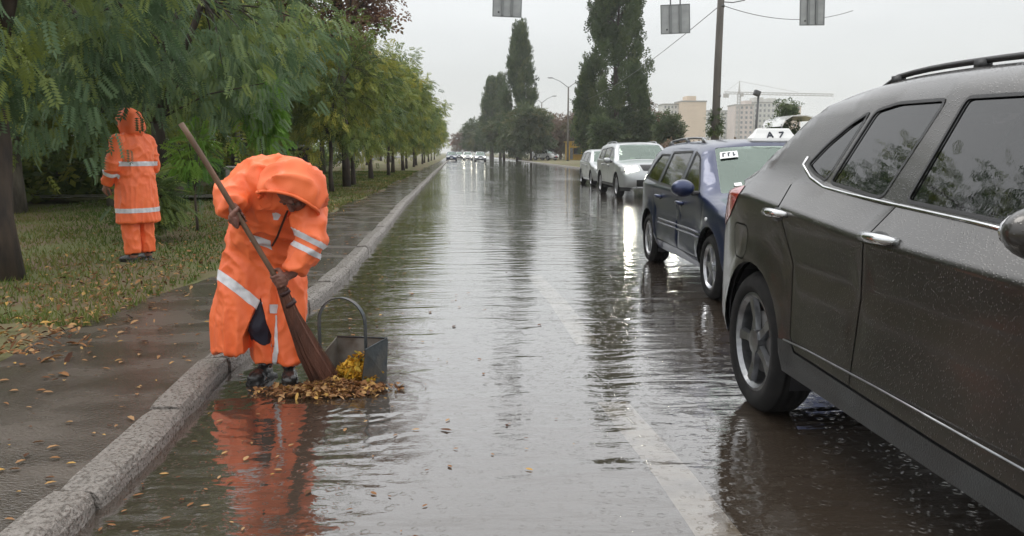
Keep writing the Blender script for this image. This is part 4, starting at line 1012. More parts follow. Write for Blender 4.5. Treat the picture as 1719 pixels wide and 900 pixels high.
# the sign on the roof
SG = obj('taxi_sign', MB().loft([[Vector((x, y, z)) for x, y in ((2.40 + a, .10 - w_), (2.56 - a, .10 - w_), (2.56 - a, .10 + w_), (2.40 + a, .10 + w_))] for z, w_, a in ((1.485, .245, 0), (1.512, .24, .005), (1.562, .195, .03), (1.605, .17, .045), (1.613, .16, .055))]).mesh('taxi_sign'), mat('sign_white', (.82, .82, .80), .3, coat=.5), TX)
MB().box((2.47, .10, 1.476), (.2, .49, .024), bev=.006).build('sign_base', M['steel'], TX)
def glyph(segs, y0, name='sign_mark'):
    """strokes drawn on the sloping front face of the sign"""
    b = MB()
    for (a, c) in segs:
        pa, pc = [Vector((2.559 - .026 * ((q[1] - 1.535) / .065), .10 + (y0 + q[0]) * .85, 1.512 + (q[1] - 1.535) * .78)) for q in (a, c)]
        b.tube([pa, pc], .0085, 6)
    b.build(name, M['ink'], SG)
glyph([((-.035, 1.545), (0, 1.615)), ((0, 1.615), (.035, 1.545)), ((-.018, 1.568), (.018, 1.568))], -.055)
glyph([((-.02, 1.545), (.03, 1.615)), ((-.025, 1.612), (.03, 1.615))], .085)

# ---- silver oncoming car with its lamps lit
def kod_top(c):
    a = c.arc; f = lambda zz: c.tz(zz, True); r = lambda zz: c.tz(zz, False); px = lambda x: float(np.interp(x, c.prof[:, 0], a))
    return [('rear_window', rounded([(r(1.12), -.8), (r(1.52), -.86), (r(1.52), .86), (r(1.12), .8)], .05)),
            ('windscreen', rounded([(px(2.70), -.93), (px(3.42), -.95), (px(3.42), .95), (px(2.70), .93)], .05)),
            ('head.a', [(f(.90), -1.0), (f(.93), -.62), (f(.80), -.58), (f(.79), -1.0)]), ('head.b', [(f(.90), 1.0), (f(.93), .62), (f(.80), .58), (f(.79), 1.0)]),
            ('grille', rounded([(f(.95), -.50), (f(.95), .50), (f(.78), .42), (f(.78), -.42)], .03)),
            ('fplate', [(f(.64), -.30), (f(.64), .30), (f(.545), .30), (f(.545), -.30)]),
            ('intake', rounded([(f(.56), -.74), (f(.56), .74), (f(.40), .68), (f(.40), -.68)], .04)),
            ('fbumper', [(a[-1], -.9), (a[-1], .9), (f(.33), .9), (f(.33), -.9)])]
KOD = dict(L=4.66, hw=.94, wheels=(.97, 3.76), wheel_r=.36, arch_r=.43, rim_r=.25, sill=.33, rear_len=.6, front_len=.9, rear_taper=.08, front_taper=.13, tumble=.32, crease=.95,
    belt=[(0, 1.12), (1.2, 1.10), (3.4, 1.05), (4.7, 1.0)],
    profile=[(.12, .33, .05), (.02, .40, .08), (0, .65, .09), (.05, .95, .07), (.12, 1.10, .06), (.36, 1.50, .04), (.46, 1.60, .03), (1.0, 1.655, .03), (1.7, 1.67, .035), (2.3, 1.655, .035), (2.66, 1.60, .05), (3.0, 1.38, .07), (3.42, 1.10, .07), (3.9, 1.05, .06), (4.35, .98, .06), (4.52, .90, .09), (4.62, .72, .12), (4.66, .52, .13), (4.56, .33, .08)],
    windows=[('cargo', [(.55, 1.16), (1.30, 1.13), (1.34, 1.50), (.74, 1.48)]), ('rear', [(1.36, 1.128), (2.30, 1.10), (2.29, 1.54), (1.40, 1.51)]), ('front', [(2.36, 1.098), (3.22, 1.07), (3.08, 1.2), (2.68, 1.49), (2.36, 1.54)])],
    doors=[('rear', [(1.35, 1.11), (1.25, .85), (1.45, .42), (2.32, .42), (2.33, 1.09)]), ('front', [(2.335, 1.09), (2.325, .42), (3.22, .42), (3.28, 1.05)])],
    seams=[[(1.34, 1.12), (1.24, .85), (1.44, .41), (2.3, .40), (3.22, .40), (3.29, 1.06)], [(2.325, .41), (2.335, 1.1)]],
    side_parts=[('headlight.a', [(4.32, .80), (4.9, .78), (4.9, .93), (4.28, .92)])], side_mats={'headlight.a': M['lamp']},
    top_parts=kod_top, top_mats={'rear_window': (M['screen'], -.004, 'rear_window'), 'windscreen': (M['screen'], -.004, 'windscreen'), 'fplate': (M['plate_red'], .006, 'number_plate'), 'head': (M['litlens'], .003, 'headlight'), 'grille': (M['grille'], .003, 'grille'), 'intake': (M['grille'], .003, 'air_intake'), 'fbumper': (M['clad'], .004, 'bumper')},
    mats=dict(paint=M['silver_paint'], glass=M['clear'], trim=M['black'], clad=M['clad'], rim=M['alloy'], handle=M['silver_paint']), spokes=5, spoke_off=(-.14, .14), spoke_w=.018,
    cladding=[[(1.2, .44), (3.6, .44), (3.6, .2), (1.2, .2)]],
    extras=[handle(1.5, .98), handle(2.5, .96), mirror(3.06, 1.10, M['silver_paint'], (.09, .12, .085)), rails(.7, 2.4, M['alloy'], .1, .045)],
    seats=[(2.4, -.4), (2.4, .4)], dash=3.15)
def lamps(zz, yy, r, m, x=None):
    def f(s):
        for sg in (-1, 1):
            t = s.tz(zz, True); hwz = float(s.W(np.interp(t, s.arc, s.prof[:, 0]), zz)) - .1
            q = s.top(np.array([(t, yy / hwz)]))[0]
            MB().ball((q[0], sg * q[1], q[2]), (.03, r, r * .8), seg=16).build('headlight_bulb', m, s.root, smooth=True)
    return f
def bars(s):
    for zz, hw_ in ((.365, .55),):
        t = s.tz(zz, True); q = s.top(np.array([(t, u) for u in np.linspace(-.7, .7, 9)])); MB().tube(q, .02, 6).build('bumper_strip', M['chrome'], s.root, smooth=True)
KOD['extras'] += [lamps(.85, .70, .115, M['headlight']), bars]
root = thing('silver_car', 'silver sport utility car coming on with a lit headlamp and red number plate', 'car', (5.78, 28.3, -.015), -R(90)); Car(KOD, root).build()
# cars further back in the jam: the same two bodies in other paint
def variant(sp, pnt, lit=None, **k):
    d = dict(sp); d['top_mats'] = dict(sp['top_mats'], head=(M['lamp'], .003, 'headlight')); d['mats'] = dict(sp['mats'], paint=pnt, handle=pnt); d['extras'] = [e for e in sp['extras'] if e is not clear_lamps][:2] + ([lamps(*lit)] if lit else []); d.update(k); return d
GC = 'cars of the far traffic'
root = thing('silver_car', 'pale car half hidden directly behind the silver car with lit headlamp', 'car', (6.25, 36.2, -.015), -R(90)); Car(variant(EST, M['silver_paint']), root).build()
root = thing('grey_car', 'grey car whose roof shows between the silver car and the navy taxi', 'car', (8.75, 30.5, -.015), -R(90)); Car(variant(KOD, M['grey_paint']), root).build()
FAR = [('dark_car', 'dark far car close to the kerb at the end of the street', -.95, 128, M['blue_paint'], None), ('far_car', 'far car with glaring headlamps, leftmost of the lit ones in the traffic', .35, 172, M['grey_paint'], (.66, .62, .17, M['farlight'])),
       ('far_car', 'far car with bright yellowish headlamps in the middle of the lit traffic', 1.75, 140, M['white_paint'], (.66, .62, .17, M['farlight'])), ('far_car', 'far car with two headlamps, rightmost of the lit ones in the traffic', 3.45, 122, M['grey_paint'], (.66, .62, .12, M['farlight'])),
       ('far_car', 'faint far car with small lamps behind the lit row', 2.9, 205, M['white_paint'], (.66, .62, .17, M['farlight']))]
for nm, lb, x, y, pm, lit in FAR:
    root = thing(nm, lb, 'car', (x, y + 4.5, -.015), -R(90), GC); Car(variant(EST, pm, lit), root).build()
root = thing('white_car', 'white car parked on the verge beside the single arm lamp post', 'car', (12.6, 132, .1), -R(50)); Car(variant(KOD, M['white_paint']), root).build()
for x, y, pm, lb in ((-15.5, 62, M['white_paint'], 'white car parked beyond the park trees, the nearer of two'), (-15.2, 84, M['silver_paint'], 'silver car parked beyond the park trees, the farther of two')):
    root = thing('parked_car', lb, 'car', (x, y, .17), -R(90)); Car(variant(KOD, pm), root).build()
# ------------------------------------------------------------------ people
M['skin'] = mat('skin', (.32, .17, .12), .5, c2=(.25, .12, .085), scale=12, bump=.15, bscale=120)
M['weathered'] = mat('weathered_skin', (.22, .10, .07), .45, c2=(.14, .06, .045), scale=22, bump=.3, bscale=140)
M['hair'] = mat('hair', (.025, .018, .014), .6, bump=.5, bscale=120, stretch=(1, 1, .2))
def fabric(name, c, c2, rough=.56, coat=.04):
    m = mat(name, c, rough, c2=c2, scale=5, bump=.5, bscale=7, coat=coat, rough2=rough - .12, stretch=(1.3, 1.3, .75))
    for z in m.node_tree.nodes:
        if z.type == 'TEX_NOISE' and abs(z.inputs['Scale'].default_value - 7) < .1: z.noise_type = 'RIDGED_MULTIFRACTAL'; z.inputs['Detail'].default_value = 3; z.inputs['Distortion'].default_value = .6
    return m
M['orange'] = fabric('orange_raincoat', (.92, .185, .055), (.86, .15, .042))
M['orange_inner'] = fabric('orange_lining', (.62, .05, .015), (.5, .04, .012))
M['reflect'] = mat('reflective_tape', (.72, .72, .74), .35, c2=(.55, .55, .57), scale=14, bump=.1, bscale=90)
M['navy'] = fabric('navy_cloth', (.02, .022, .04), (.03, .03, .045), .7, 0)
M['boot'] = mat('rubber_boot', (.014, .014, .015), .42, c2=(.03, .028, .026), scale=9, rough2=.12, bump=.15, bscale=30)
M['eye'] = mat('eye', (.10, .08, .07), .2); M['darkcoat'] = fabric('dark_coat', (.03, .03, .035), (.045, .042, .045), .7, 0)
M['zip'] = mat('dark_zip', (.04, .012, .01), .5)

def frame_of(fwd, up=(0, 0, 1)):
    f = Vector(fwd).normalized(); r_ = f.cross(Vector(up)).normalized(); u = r_.cross(f)
    return Matrix((r_, f, u)).transposed()          # local x = the person's right, y = forward, z = up
def head_into(b, c, Mh, s=1.0):
    c = Vector(c); q = lambda x, y, z: c + Mh @ Vector((x * s, y * s, z * s))
    b.ball(q(0, -.012, .025), (.074 * s, .094 * s, .098 * s), Mh, 20, 14)
    b.ball(q(0, .026, -.045), (.056 * s, .064 * s, .068 * s), Mh, 16, 12)
    b.ball(q(0, .060, -.088), (.026 * s, .022 * s, .020 * s), Mh)                     # chin
    b.tube([q(0, .080, .018), q(0, .096, -.010), q(0, .104, -.024)], [.009 * s, .012 * s, .016 * s], 8)     # nose
    b.ball(q(0, .098, -.026), (.017 * s, .012 * s, .010 * s), Mh)
    for sg in (-1, 1):
        b.ball(q(sg * .074, -.012, -.004), (.010 * s, .020 * s, .032 * s), Mh)        # ear
        b.ball(q(sg * .034, .066, -.022), (.024 * s, .018 * s, .020 * s), Mh)         # cheek
        b.ball(q(sg * .030, .076, .030), (.026 * s, .010 * s, .008 * s), Mh)          # brow
    b.ball(q(0, .084, -.054), (.024 * s, .009 * s, .006 * s), Mh); b.ball(q(0, .082, -.064), (.020 * s, .009 * s, .007 * s), Mh)   # lips
def hand_into(b, wrist, c, axis, rad, nrm, s=1.0):
    """a fist round a rod: c on the rod, axis along it (towards the little finger), nrm from the rod to the palm"""
    c = Vector(c); a = Vector(axis).normalized(); n_ = (Vector(nrm) - a * a.dot(Vector(nrm))).normalized(); t = a.cross(n_)
    pr = rad + .014
    b.ball(c + n_ * (pr + .008), (.022, .016, .044), Matrix((t, n_, a)).transposed())
    b.tube([Vector(wrist), Vector(wrist).lerp(c + n_ * pr, .6), c + n_ * (pr + .010)], [.027, .026, .030], 10); b.ball(wrist, .027)
    for i, (ln, r_) in enumerate(((.96, .0088), (1.05, .0092), (1.0, .0088), (.84, .0078))):
        o_ = a * ((i - 1.5) * .0205 * s); pts = []; R_ = rad + .009
        for k, an in enumerate((18, 62, 118, 172, 222)):
            an = R(an * ln); rr = R_ + (.016 if k == 0 else .006 if k == 1 else 0)
            pts.append(c + o_ + (n_ * math.cos(an) + t * math.sin(an)) * rr)
        b.tube(pts, [r_ * 1.15, r_ * 1.12, r_ * 1.05, r_, r_ * .8], 8); b.ball(pts[-1], r_ * .82); b.ball(pts[1], r_ * 1.2)
    pts = [c + n_ * (pr + .004) - a * .034 - t * .012, c - a * .046 + (n_ * .5 - t * .9) * (rad + .016), c - a * .050 + (-n_ * .5 - t * .85) * (rad + .010), c - a * .046 + (-n_ * 1.0 - t * .1) * (rad + .009)]
    b.tube(pts, [.014, .0125, .0105, .0085], 8); b.ball(pts[-1], .0085); b.ball(pts[0], .015)
def open_hand(b, wrist, d, palm_n, side=1):
    """relaxed hand hanging from the wrist along d, fingers apart and slightly curled towards palm_n"""
    w_ = Vector(wrist); d = Vector(d).normalized(); pn = Vector(palm_n); pn = (pn - d * pn.dot(d)).normalized(); t = d.cross(pn) * side
    b.ball(w_ + d * .05, (.040, .016, .052), Matrix((t, pn, d)).transposed()); b.tube([w_ - d * .02, w_ + d * .03], [.026, .03], 10)
    for i, ln in enumerate((.070, .080, .074, .058)):
        p = w_ + d * .09 + t * (.030 - i * .020); pts = [p]
        for k, (f_, cu) in enumerate(((.42, .25), (.34, .6), (.26, .9))):
            pts.append(pts[-1] + (d * math.cos(cu) + pn * math.sin(cu) + t * (.08 - i * .05)) * ln * f_)
        b.tube(pts, [.0098, .0092, .0085, .0072], 8); b.ball(pts[-1], .0074)
    p = w_ + d * .03 + t * .036; pts = [p, p + (d * .6 + t * .7 + pn * .2) * .035, p + (d * 1.2 + t * .9 + pn * .45) * .05, p + (d * 1.75 + t * .9 + pn * .7) * .05]
    b.tube(pts, [.014, .012, .0105, .0085], 8); b.ball(pts[-1], .0086)
def rings_loft(b, rows, side=(1, 0, 0), n=28, p=2.3):
    """rows of (centre, half width, half depth); each ring square to the run of the centres"""
    cs = [Vector(r_[0]) for r_ in rows]; rings = []
    for i, (c, w_, d_) in enumerate(rows):
        c = Vector(c); tg = (cs[min(i + 1, len(cs) - 1)] - cs[max(i - 1, 0)]).normalized(); sx = (Vector(side) - tg * tg.dot(Vector(side))).normalized(); sy = tg.cross(sx)
        ring = []
        for k in range(n):
            a = 2 * math.pi * k / n; ca, sa = math.cos(a), math.sin(a)
            ring.append(c + sx * (w_ * math.copysign(abs(ca) ** (2 / p), ca)) + sy * (d_ * math.copysign(abs(sa) ** (2 / p), sa)))
        rings.append(ring)
    b.loft(rings)
def folds(me, amp, zsplit=None, seed=0, along=(14, 14, 3.2)):
    """creases of a wet coat: long falls in the skirt, short puckers elsewhere"""
    me.update(); nr = [v.normal.copy() for v in me.vertices]
    for v, n_ in zip(me.vertices, nr):
        p = v.co; w_ = 1 if zsplit is None else min(1, max(0, (zsplit - p.z) / .15 + .5))
        a = (1 - min(1, abs(noise.noise(Vector((p.x * along[0] + seed, p.y * along[1], p.z * along[2])))) * 1.7)) ** 2.2 * 1.7
        c = (1 - min(1, abs(noise.noise(Vector((p.x * 8 + p.z * 6, p.y * 8 + seed, p.z * 8 - p.x * 5)))) * 1.7)) ** 2.2 * 1.7
        f = 1 - abs(noise.noise(Vector((p.x * 26 + seed, p.y * 26, p.z * 22)))) * 2
        v.co = p + n_ * amp * (a * w_ + c * (1 - w_) * .85 + f * .25 - .3)
    me.polygons.foreach_set('use_smooth', [True] * len(me.polygons)); me.update()
def band(src, name, planes, keepf, parent, m, push=.004):
    """tape sewn on a garment: the strip of it between planes, raised a little"""
    bm = bmesh.new(); bm.from_mesh(src)
    for co, no in planes:
        bmesh.ops.bisect_plane(bm, geom=bm.verts[:] + bm.edges[:] + bm.faces[:], plane_co=co, plane_no=no, clear_outer=True)
    bmesh.ops.delete(bm, geom=[f for f in bm.faces if not keepf(f.calc_center_median())], context='FACES')
    bm.normal_update()
    for v in bm.verts: v.co += v.normal * push
    me = bpy.data.meshes.new(name); bm.to_mesh(me); bm.free(); me.materials.clear()
    me.polygons.foreach_set('use_smooth', [True] * len(me.polygons))
    return obj(name, me, m, parent) if len(me.polygons) else None
def slab(p0, nrm, hwid):
    p0 = Vector(p0); n_ = Vector(nrm).normalized(); return [(p0 + n_ * hwid, n_), (p0 - n_ * hwid, -n_)]
def hood_shell(c, rad, fwd, cut, name, m, parent, seed=1, amp=.012):
    """hood: a shell open towards the face, its edge rolled"""
    f = Vector(fwd).normalized(); Mh = frame_of(f, (0, 0, 1)); b = MB().ball((0, 0, 0), rad, None, 48, 36); me0 = b.mesh('t')
    bm = bmesh.new(); bm.from_mesh(me0); bpy.data.meshes.remove(me0)
    loc = Mh.transposed() @ f
    bmesh.ops.bisect_plane(bm, geom=bm.verts[:] + bm.edges[:] + bm.faces[:], plane_co=loc * cut, plane_no=loc, clear_outer=True)
    for v in bm.verts:
        p = v.co; q = noise.noise(Vector((p.x * 16 + seed, p.y * 12, p.z * 16))); q2 = 2.4 * (1 - min(1, 1.8 * abs(noise.noise(Vector((p.x * 7 - p.z * 5, p.y * 8 + seed, p.z * 7)))))) ** 2 - .6; p = Vector((rad[0] * math.copysign(abs(p.x / rad[0]) ** .86, p.x), p.y, rad[2] * math.copysign(abs(p.z / rad[2]) ** .86, p.z)))
        v.co = p * (1 + amp / .16 * (q * .7 + q2))
    rim = [v.co.copy() for v in bm.verts if any(e_.is_boundary for e_ in v.link_edges)]
    for f_ in bm.faces: f_.smooth = True
    me = bpy.data.meshes.new(name); bm.to_mesh(me); bm.free()
    me.transform(Matrix.Translation(Vector(c)) @ Mh.to_4x4())
    o = obj(name, me, m, parent); md = o.modifiers.new('thick', 'SOLIDIFY'); md.thickness = .007; md.offset = -1
    if rim:
        cc = sum(rim, Vector()) / len(rim); e1 = Vector((1, 0, 0)); e2 = loc.cross(e1)
        rim.sort(key=lambda p: math.atan2((p - cc).dot(e2), (p - cc).dot(e1)))
        pts = [Vector(c) + Mh @ p for p in rim]; pts.append(pts[0])
        MB().tube(pts, .0085, 6, cap=False).build('hood_hem', m, o, smooth=True)
    return o
def boot(b, ankle, toe_dir, h=.26, l=.26):
    a = Vector(ankle); t = Vector(toe_dir).normalized(); s_ = Vector((-t.y, t.x, 0))
    rows = [(a + Vector((0, 0, h)), .062, .066), (a + Vector((0, 0, h * .6)), .058, .064), (a + Vector((0, 0, .09)), .05, .058), (a + Vector((0, 0, .02)), .046, .06)]
    rings_loft(b, rows, side=s_, n=16)
    Mx = Matrix((s_, t, Vector((0, 0, 1)))).transposed()
    b.ball(a + t * .075 - Vector((0, 0, .025)), (.047, l * .5, .045), Mx, 16, 10); b.ball(a + t * .13 - Vector((0, 0, .03)), (.05, .07, .042), Mx, 16, 10)
    b.box(a + t * .065 - Vector((0, 0, .062)), (.094, l * .96, .03), Mx, bev=.012)

# ---- the street sweeper, bent over the broom
ROOT = Vector((-1.09, 4.78, 0)); S = lambda px, py, Y: P(px, py, Y) - ROOT
SW = thing('person', 'person in hooded orange raincoat bent over a twig broom, sweeping leaves in the flooded gutter', 'person', ROOT)
hr, hl = S(402, 366, 4.22), S(467, 470, 4.30)
axis = (hl - hr).normalized()
face = Vector((-.26, -.38, -.89)).normalized(); hc = S(495, 321, 4.33); Mh = frame_of(face)
pel, che, nek = S(444, 418, 4.82), S(466, 330, 4.58), S(482, 310, 4.44)
sr, sl = S(424, 308, 4.47), S(516, 338, 4.44); er, el = S(384, 334, 4.36), S(522, 402, 4.36)
wr_ = hr + Vector((-.035, .03, .05)); wl_ = hl + Vector((.075, .02, .035))
kA, kB = Vector((-.075, -.045, .47)), Vector((.08, -.03, .47)); aA, aB = Vector((-.072, .03, .09)), Vector((.075, -.03, .09))
b = MB(); b.capsule(pel, che, .13, .14, 18); b.ball(che, (.18, .13, .13)); b.ball(pel, (.165, .13, .12)); b.capsule(nek + Vector((0, .06, .01)), hc, .065, .055)
head_into(b, hc, Mh)
for s0, e0, w0 in ((sr, er, wr_), (sl, el, wl_)):
    b.capsule(che.lerp(s0, .6), s0, .07, .062); b.capsule(s0, e0, .055, .042); b.capsule(e0, w0, .042, .028)
for sg, k0, a0 in ((-1, kA, aA), (1, kB, aB)):
    h0 = pel + Vector((sg * .085, 0, -.04)); b.capsule(h0, k0, .085, .058); b.capsule(k0, a0, .056, .042); b.capsule(a0 + Vector((0, 0, -.03)), a0 + Vector((0, -.10, -.065)), .030, .022)
hand_into(b, wr_, hr, axis, .0155, Vector((-.6, -.5, .3))); hand_into(b, wl_, hl, axis, .0155, Vector((.75, -.55, .3)))
bd = obj('body', remeshed(b.mesh('body'), .0055, 2), M['weathered'], SW)
b = MB(); b.ball(hc + Mh @ Vector((0, -.03, .04)), (.082, .092, .09), Mh, 20, 14); b.build('hair', M['hair'], SW, smooth=True)
for sg in (-1, 1): MB().ball(hc + Mh @ Vector((sg * .031, .078, .012)), (.012, .008, .008), Mh).build('eye', M['eye'], SW, smooth=True)
# raincoat
b = MB()
rings_loft(b, [(S(432, 562, 4.84), .235, .225), (S(432, 530, 4.83), .235, .225), (S(436, 475, 4.82), .222, .195), (S(445, 418, 4.80), .212, .19), (S(455, 372, 4.71), .21, .185), (S(466, 334, 4.57), .232, .18), (S(474, 308, 4.47), .225, .155), (S(480, 294, 4.40), .15, .11)], n=36)
b.ball(S(430, 306, 4.50), (.13, .13, .11)); b.ball(S(438, 298, 4.52), (.10, .12, .085)); b.ball(S(465, 292, 4.46), (.12, .12, .07)); b.ball(S(510, 330, 4.47), (.115, .12, .115))
b.tube([S(436, 303, 4.49), sr, er], [.10, .098, .088], 16); b.ball(er, .085); b.tube([er, er.lerp(wr_, .55), wr_ + (er - wr_).normalized() * .015], [.084, .074, .064], 16)
b.tube([S(508, 325, 4.47), sl, el], [.10, .092, .082], 16); b.ball(el, .081); b.tube([el, el.lerp(wl_, .55), wl_ + (el - wl_).normalized() * .01], [.080, .070, .064], 16)
cm = remeshed(b.mesh('raincoat'), .010, 5); folds(cm, .017, .70, seed=3, along=(9, 9, 1.8))
# the skirt falls lower at its windward corner and opens over the knee
for v in cm.vertices:
    if v.co.z < .55:
        t = (.55 - v.co.z) / .35; v.co.x -= .012 * t * max(0, -v.co.x) / .25
        if v.co.z < .32: v.co.z -= .05 * math.exp(-((v.co.x + .15) / .09) ** 2) + .05 * max(0, (-.17 - v.co.x) / .1)
co = bpy.data.objects.new('raincoat', cm); link(co)
wz = MB().prism([((S(437, 500, 4.62)).x, S(437, 500, 4.62).z), ((S(408, 566, 4.62)).x, S(408, 566, 4.62).z), ((S(412, 640, 4.62)).x, .05), ((S(457, 640, 4.62)).x, .05), ((S(455, 562, 4.62)).x, S(455, 562, 4.62).z)], -.7, .06).mesh('w')
wo = bpy.data.objects.new('w', wz); COL.objects.link(wo); md = co.modifiers.new('b', 'BOOLEAN'); md.operation = 'DIFFERENCE'; md.object = wo; md.solver = 'EXACT'
cm = bpy.data.meshes.new_from_object(co.evaluated_get(bpy.context.evaluated_depsgraph_get())); bpy.data.objects.remove(co); bpy.data.objects.remove(wo); cm.materials.clear()
coat = obj('raincoat', cm, M['orange'], SW)
hood_shell(hc + Vector((-.012, .015, .0)), (.155, .150, .160), face, .068, 'hood', M['orange'], SW, seed=4, amp=.014)
b = MB(); rings_loft(b, [(S(444, 318, 4.52), .10, .08), (S(466, 322, 4.46), .135, .12), (S(486, 325, 4.45), .13, .12), (S(503, 334, 4.44), .115, .115)], side=(0, .8, .6), n=24)
cape = remeshed(b.mesh('c'), .010, 4); folds(cape, .009, None, seed=9); obj('hood_cape', cape, M['orange'], SW)
fr = lambda c: c.y < .06
pa, pb, pc = S(374, 463, 4.65), S(441, 521, 4.62), S(500, 516, 4.62)
band(cm, 'reflective_band', slab((pa + pb) / 2, Vector((-(pb - pa).z, .12, (pb - pa).x)), .026), lambda c: c.x < pb.x + .0 and c.z < .75, coat, M['reflect'])
band(cm, 'reflective_band', slab((pb + pc) / 2 + Vector((0, 0, -.005)), Vector((.10, .12, 1)), .026), lambda c: c.x > S(452, 525, 4.62).x and c.z < .6, coat, M['reflect'])
q0 = S(440, 402, 4.60); band(cm, 'reflective_band', slab(q0, Vector((.45, 0, 1)), .026), lambda c: S(424, 400, 4.6).x < c.x < S(458, 400, 4.6).x and c.y < -.05, coat, M['reflect'])
q1 = S(472, 352, 4.45); band(cm, 'reflective_band', slab(q1, Vector((.8, 0, -.55)), .02), lambda c: S(464, 400, 4.45).x < c.x < S(482, 400, 4.45).x and S(470, 368, 4.45).z < c.z < S(470, 338, 4.45).z and c.y < -.2, coat, M['reflect'])
dv = (wl_ - el).normalized()
for f_ in (.02, .30): band(cm, 'reflective_band', slab(el.lerp(wl_, f_), dv, .015), lambda c: (c - el.lerp(wl_, f_)).length < .15, coat, M['reflect'])
zp = [S(484, 352, 4.36), S(475, 375, 4.44), S(466, 398, 4.50), S(458, 412, 4.56)]; MB().tube([p + Vector((0, -.012, 0)) for p in zp], .006, 6).build('zip', M['zip'], coat)
# trousers, knee cloth and boots
b = MB(); rings_loft(b, [(aB + Vector((0, -.005, .03)), .078, .085), (aB + Vector((0, -.01, .15)), .088, .092), (kB + Vector((0, 0, -.06)), .098, .098), (kB + Vector((0, .02, .12)), .105, .11), (pel + Vector((.075, 0, -.05)), .11, .12)], n=20)
tm = remeshed(b.mesh('t'), .009, 3); folds(tm, .010, 2, seed=5, along=(16, 16, 6)); tr_ = obj('trouser_leg', tm, M['orange'], SW)
band(tm, 'reflective_band', slab(aB + Vector((-.072, -.05, .2)), Vector((1, .5, 0)), .008), lambda c: .1 < c.z < .42 and c.y < .0, tr_, M['reflect'])
b = MB(); rings_loft(b, [(aA + Vector((0, -.005, .03)), .076, .085), (aA + Vector((0, -.01, .10)), .080, .088), (aA + Vector((0, -.03, .20)), .078, .085)], n=20)
tm = remeshed(b.mesh('t'), .009, 3); folds(tm, .008, 2, seed=6, along=(16, 16, 6)); obj('trouser_leg', tm, M['orange'], SW)
b = MB(); rings_loft(b, [(aA + Vector((0, -.035, .175)), .070, .078), (kA + Vector((0, -.01, -.10)), .078, .085), (kA, .085, .09), (kA + Vector((0, .02, .14)), .095, .10), (pel + Vector((-.075, 0, -.05)), .11, .12)], n=20)
tm = remeshed(b.mesh('t'), .009, 3); folds(tm, .007, 2, seed=7, along=(16, 16, 6)); obj('navy_trouser_leg', tm, M['navy'], SW)
for a0, td in ((aA, (-.25, -1, 0)), (aB, (.22, -1, 0))):
    b = MB(); boot(b, a0 + Vector((0, 0, -.02)), td); obj('boot', remeshed(b.mesh('b'), .008, 3), M['boot'], SW)

# ---- the broom
BT = hr - axis * ((hr - S(315, 203, 4.12)).length); BL = hl + axis * .07
BR = thing('broom', 'twig broom with a long wooden handle and flared brown bristles, held by the sweeper', 'broom', ROOT)
M['wood'] = mat('broom_wood', (.17, .10, .06), .5, c2=(.10, .06, .04), scale=12, stretch=(1, 1, .2), bump=.2, bscale=60)
M['twig'] = mat('broom_twig', (.16, .065, .04), .7, c2=(.075, .032, .022), scale=14, bump=.5, bscale=80, stretch=(1, 1, .15))
hd = [BT.lerp(BL, t) + Vector((math.sin(t * 5) * .006, 0, math.cos(t * 7) * .004)) for t in np.linspace(0, 1, 14)]
MB().tube(hd, .0145, 10).build('handle', M['wood'], BR, smooth=True)
end = S(548, 628, 4.62); end.z = .02; b0 = BL - axis * .06
b = MB(); rd = random.Random(3)
core = [b0, b0.lerp(end, .3) + Vector((-.012, 0, -.012)), b0.lerp(end, .62) + Vector((-.012, 0, -.010)), b0.lerp(end, .9)]
b.tube(core, [.024, .036, .055, .062], 12)
sx = Vector((.75, .3, .45)).normalized(); sy = axis.cross(sx).normalized()
for i in range(420):
    a = rd.uniform(0, 6.28); q = rd.random() ** .5
    o_ = (sx * math.cos(a) + sy * math.sin(a)); pts = []
    for t, w_ in ((0, .022), (.3, .038), (.62, .062), (1.0 + rd.uniform(-.06, .06), .085)):
        c = b0.lerp(end, t) + Vector((-.014, 0, -.012)) * math.sin(min(1, t) * math.pi) * 1.0
        pts.append(c + o_ * w_ * (q if t > .1 else max(q, .8)) + Vector((rd.gauss(0, .004), rd.gauss(0, .004), rd.gauss(0, .004))) * t)
    b.tube(pts, [.0030, .0030, .0026, .0012], 3, cap=False)
tag(b.build('bristles', M['twig'], BR), kind='stuff')
for f_ in (.02, .10, .2): 
    c = b0.lerp(end, f_); MB().tube([c - axis * .012, c + axis * .012], [.027 + f_ * .05, .0275 + f_ * .055], 12).build('binding', M['zip'], BR, smooth=True)

# ---- the scoop
M['scoop'] = mat('scoop_metal', (.075, .085, .09), .35, .6, c2=(.14, .125, .105), scale=7, rough2=.55, bump=.2, bscale=30, lo=.45, hi=.75)
M['scoop_in'] = mat('scoop_inside', (.22, .21, .19), .5, .4, c2=(.09, .065, .045), scale=9, rough2=.35)
SC0 = Vector((-.60, 4.74, 0)); SCP = thing('dustpan', 'dark metal scoop with a tall hoop handle, full of wet yellow leaves beside the broom', 'dustpan', SC0)
q2 = lambda x, y, z: Vector((x, y, z)) - SC0
BLc, BRc, FRc, FLc = (-.735, 4.83), (-.445, 4.745), (-.575, 4.60), (-.815, 4.69)
def wall(name, a, c, h0, h1, th, m, lean0=(0, 0), lean1=(0, 0)):
    a, c = Vector((*a, 0)), Vector((*c, 0)); n_ = (c - a).cross(Vector((0, 0, 1))).normalized() * th
    la, lc = Vector((*lean0, h0)), Vector((*lean1, h1)); vs = [a, c, c + lc, a + la]; vs = vs + [v + n_ for v in vs]
    vs = [v - SC0 for v in vs]
    return MB().add(vs, [(0, 1, 2, 3), (7, 6, 5, 4), (0, 4, 5, 1), (1, 5, 6, 2), (2, 6, 7, 3), (3, 7, 4, 0)]).build(name, m, SCP)
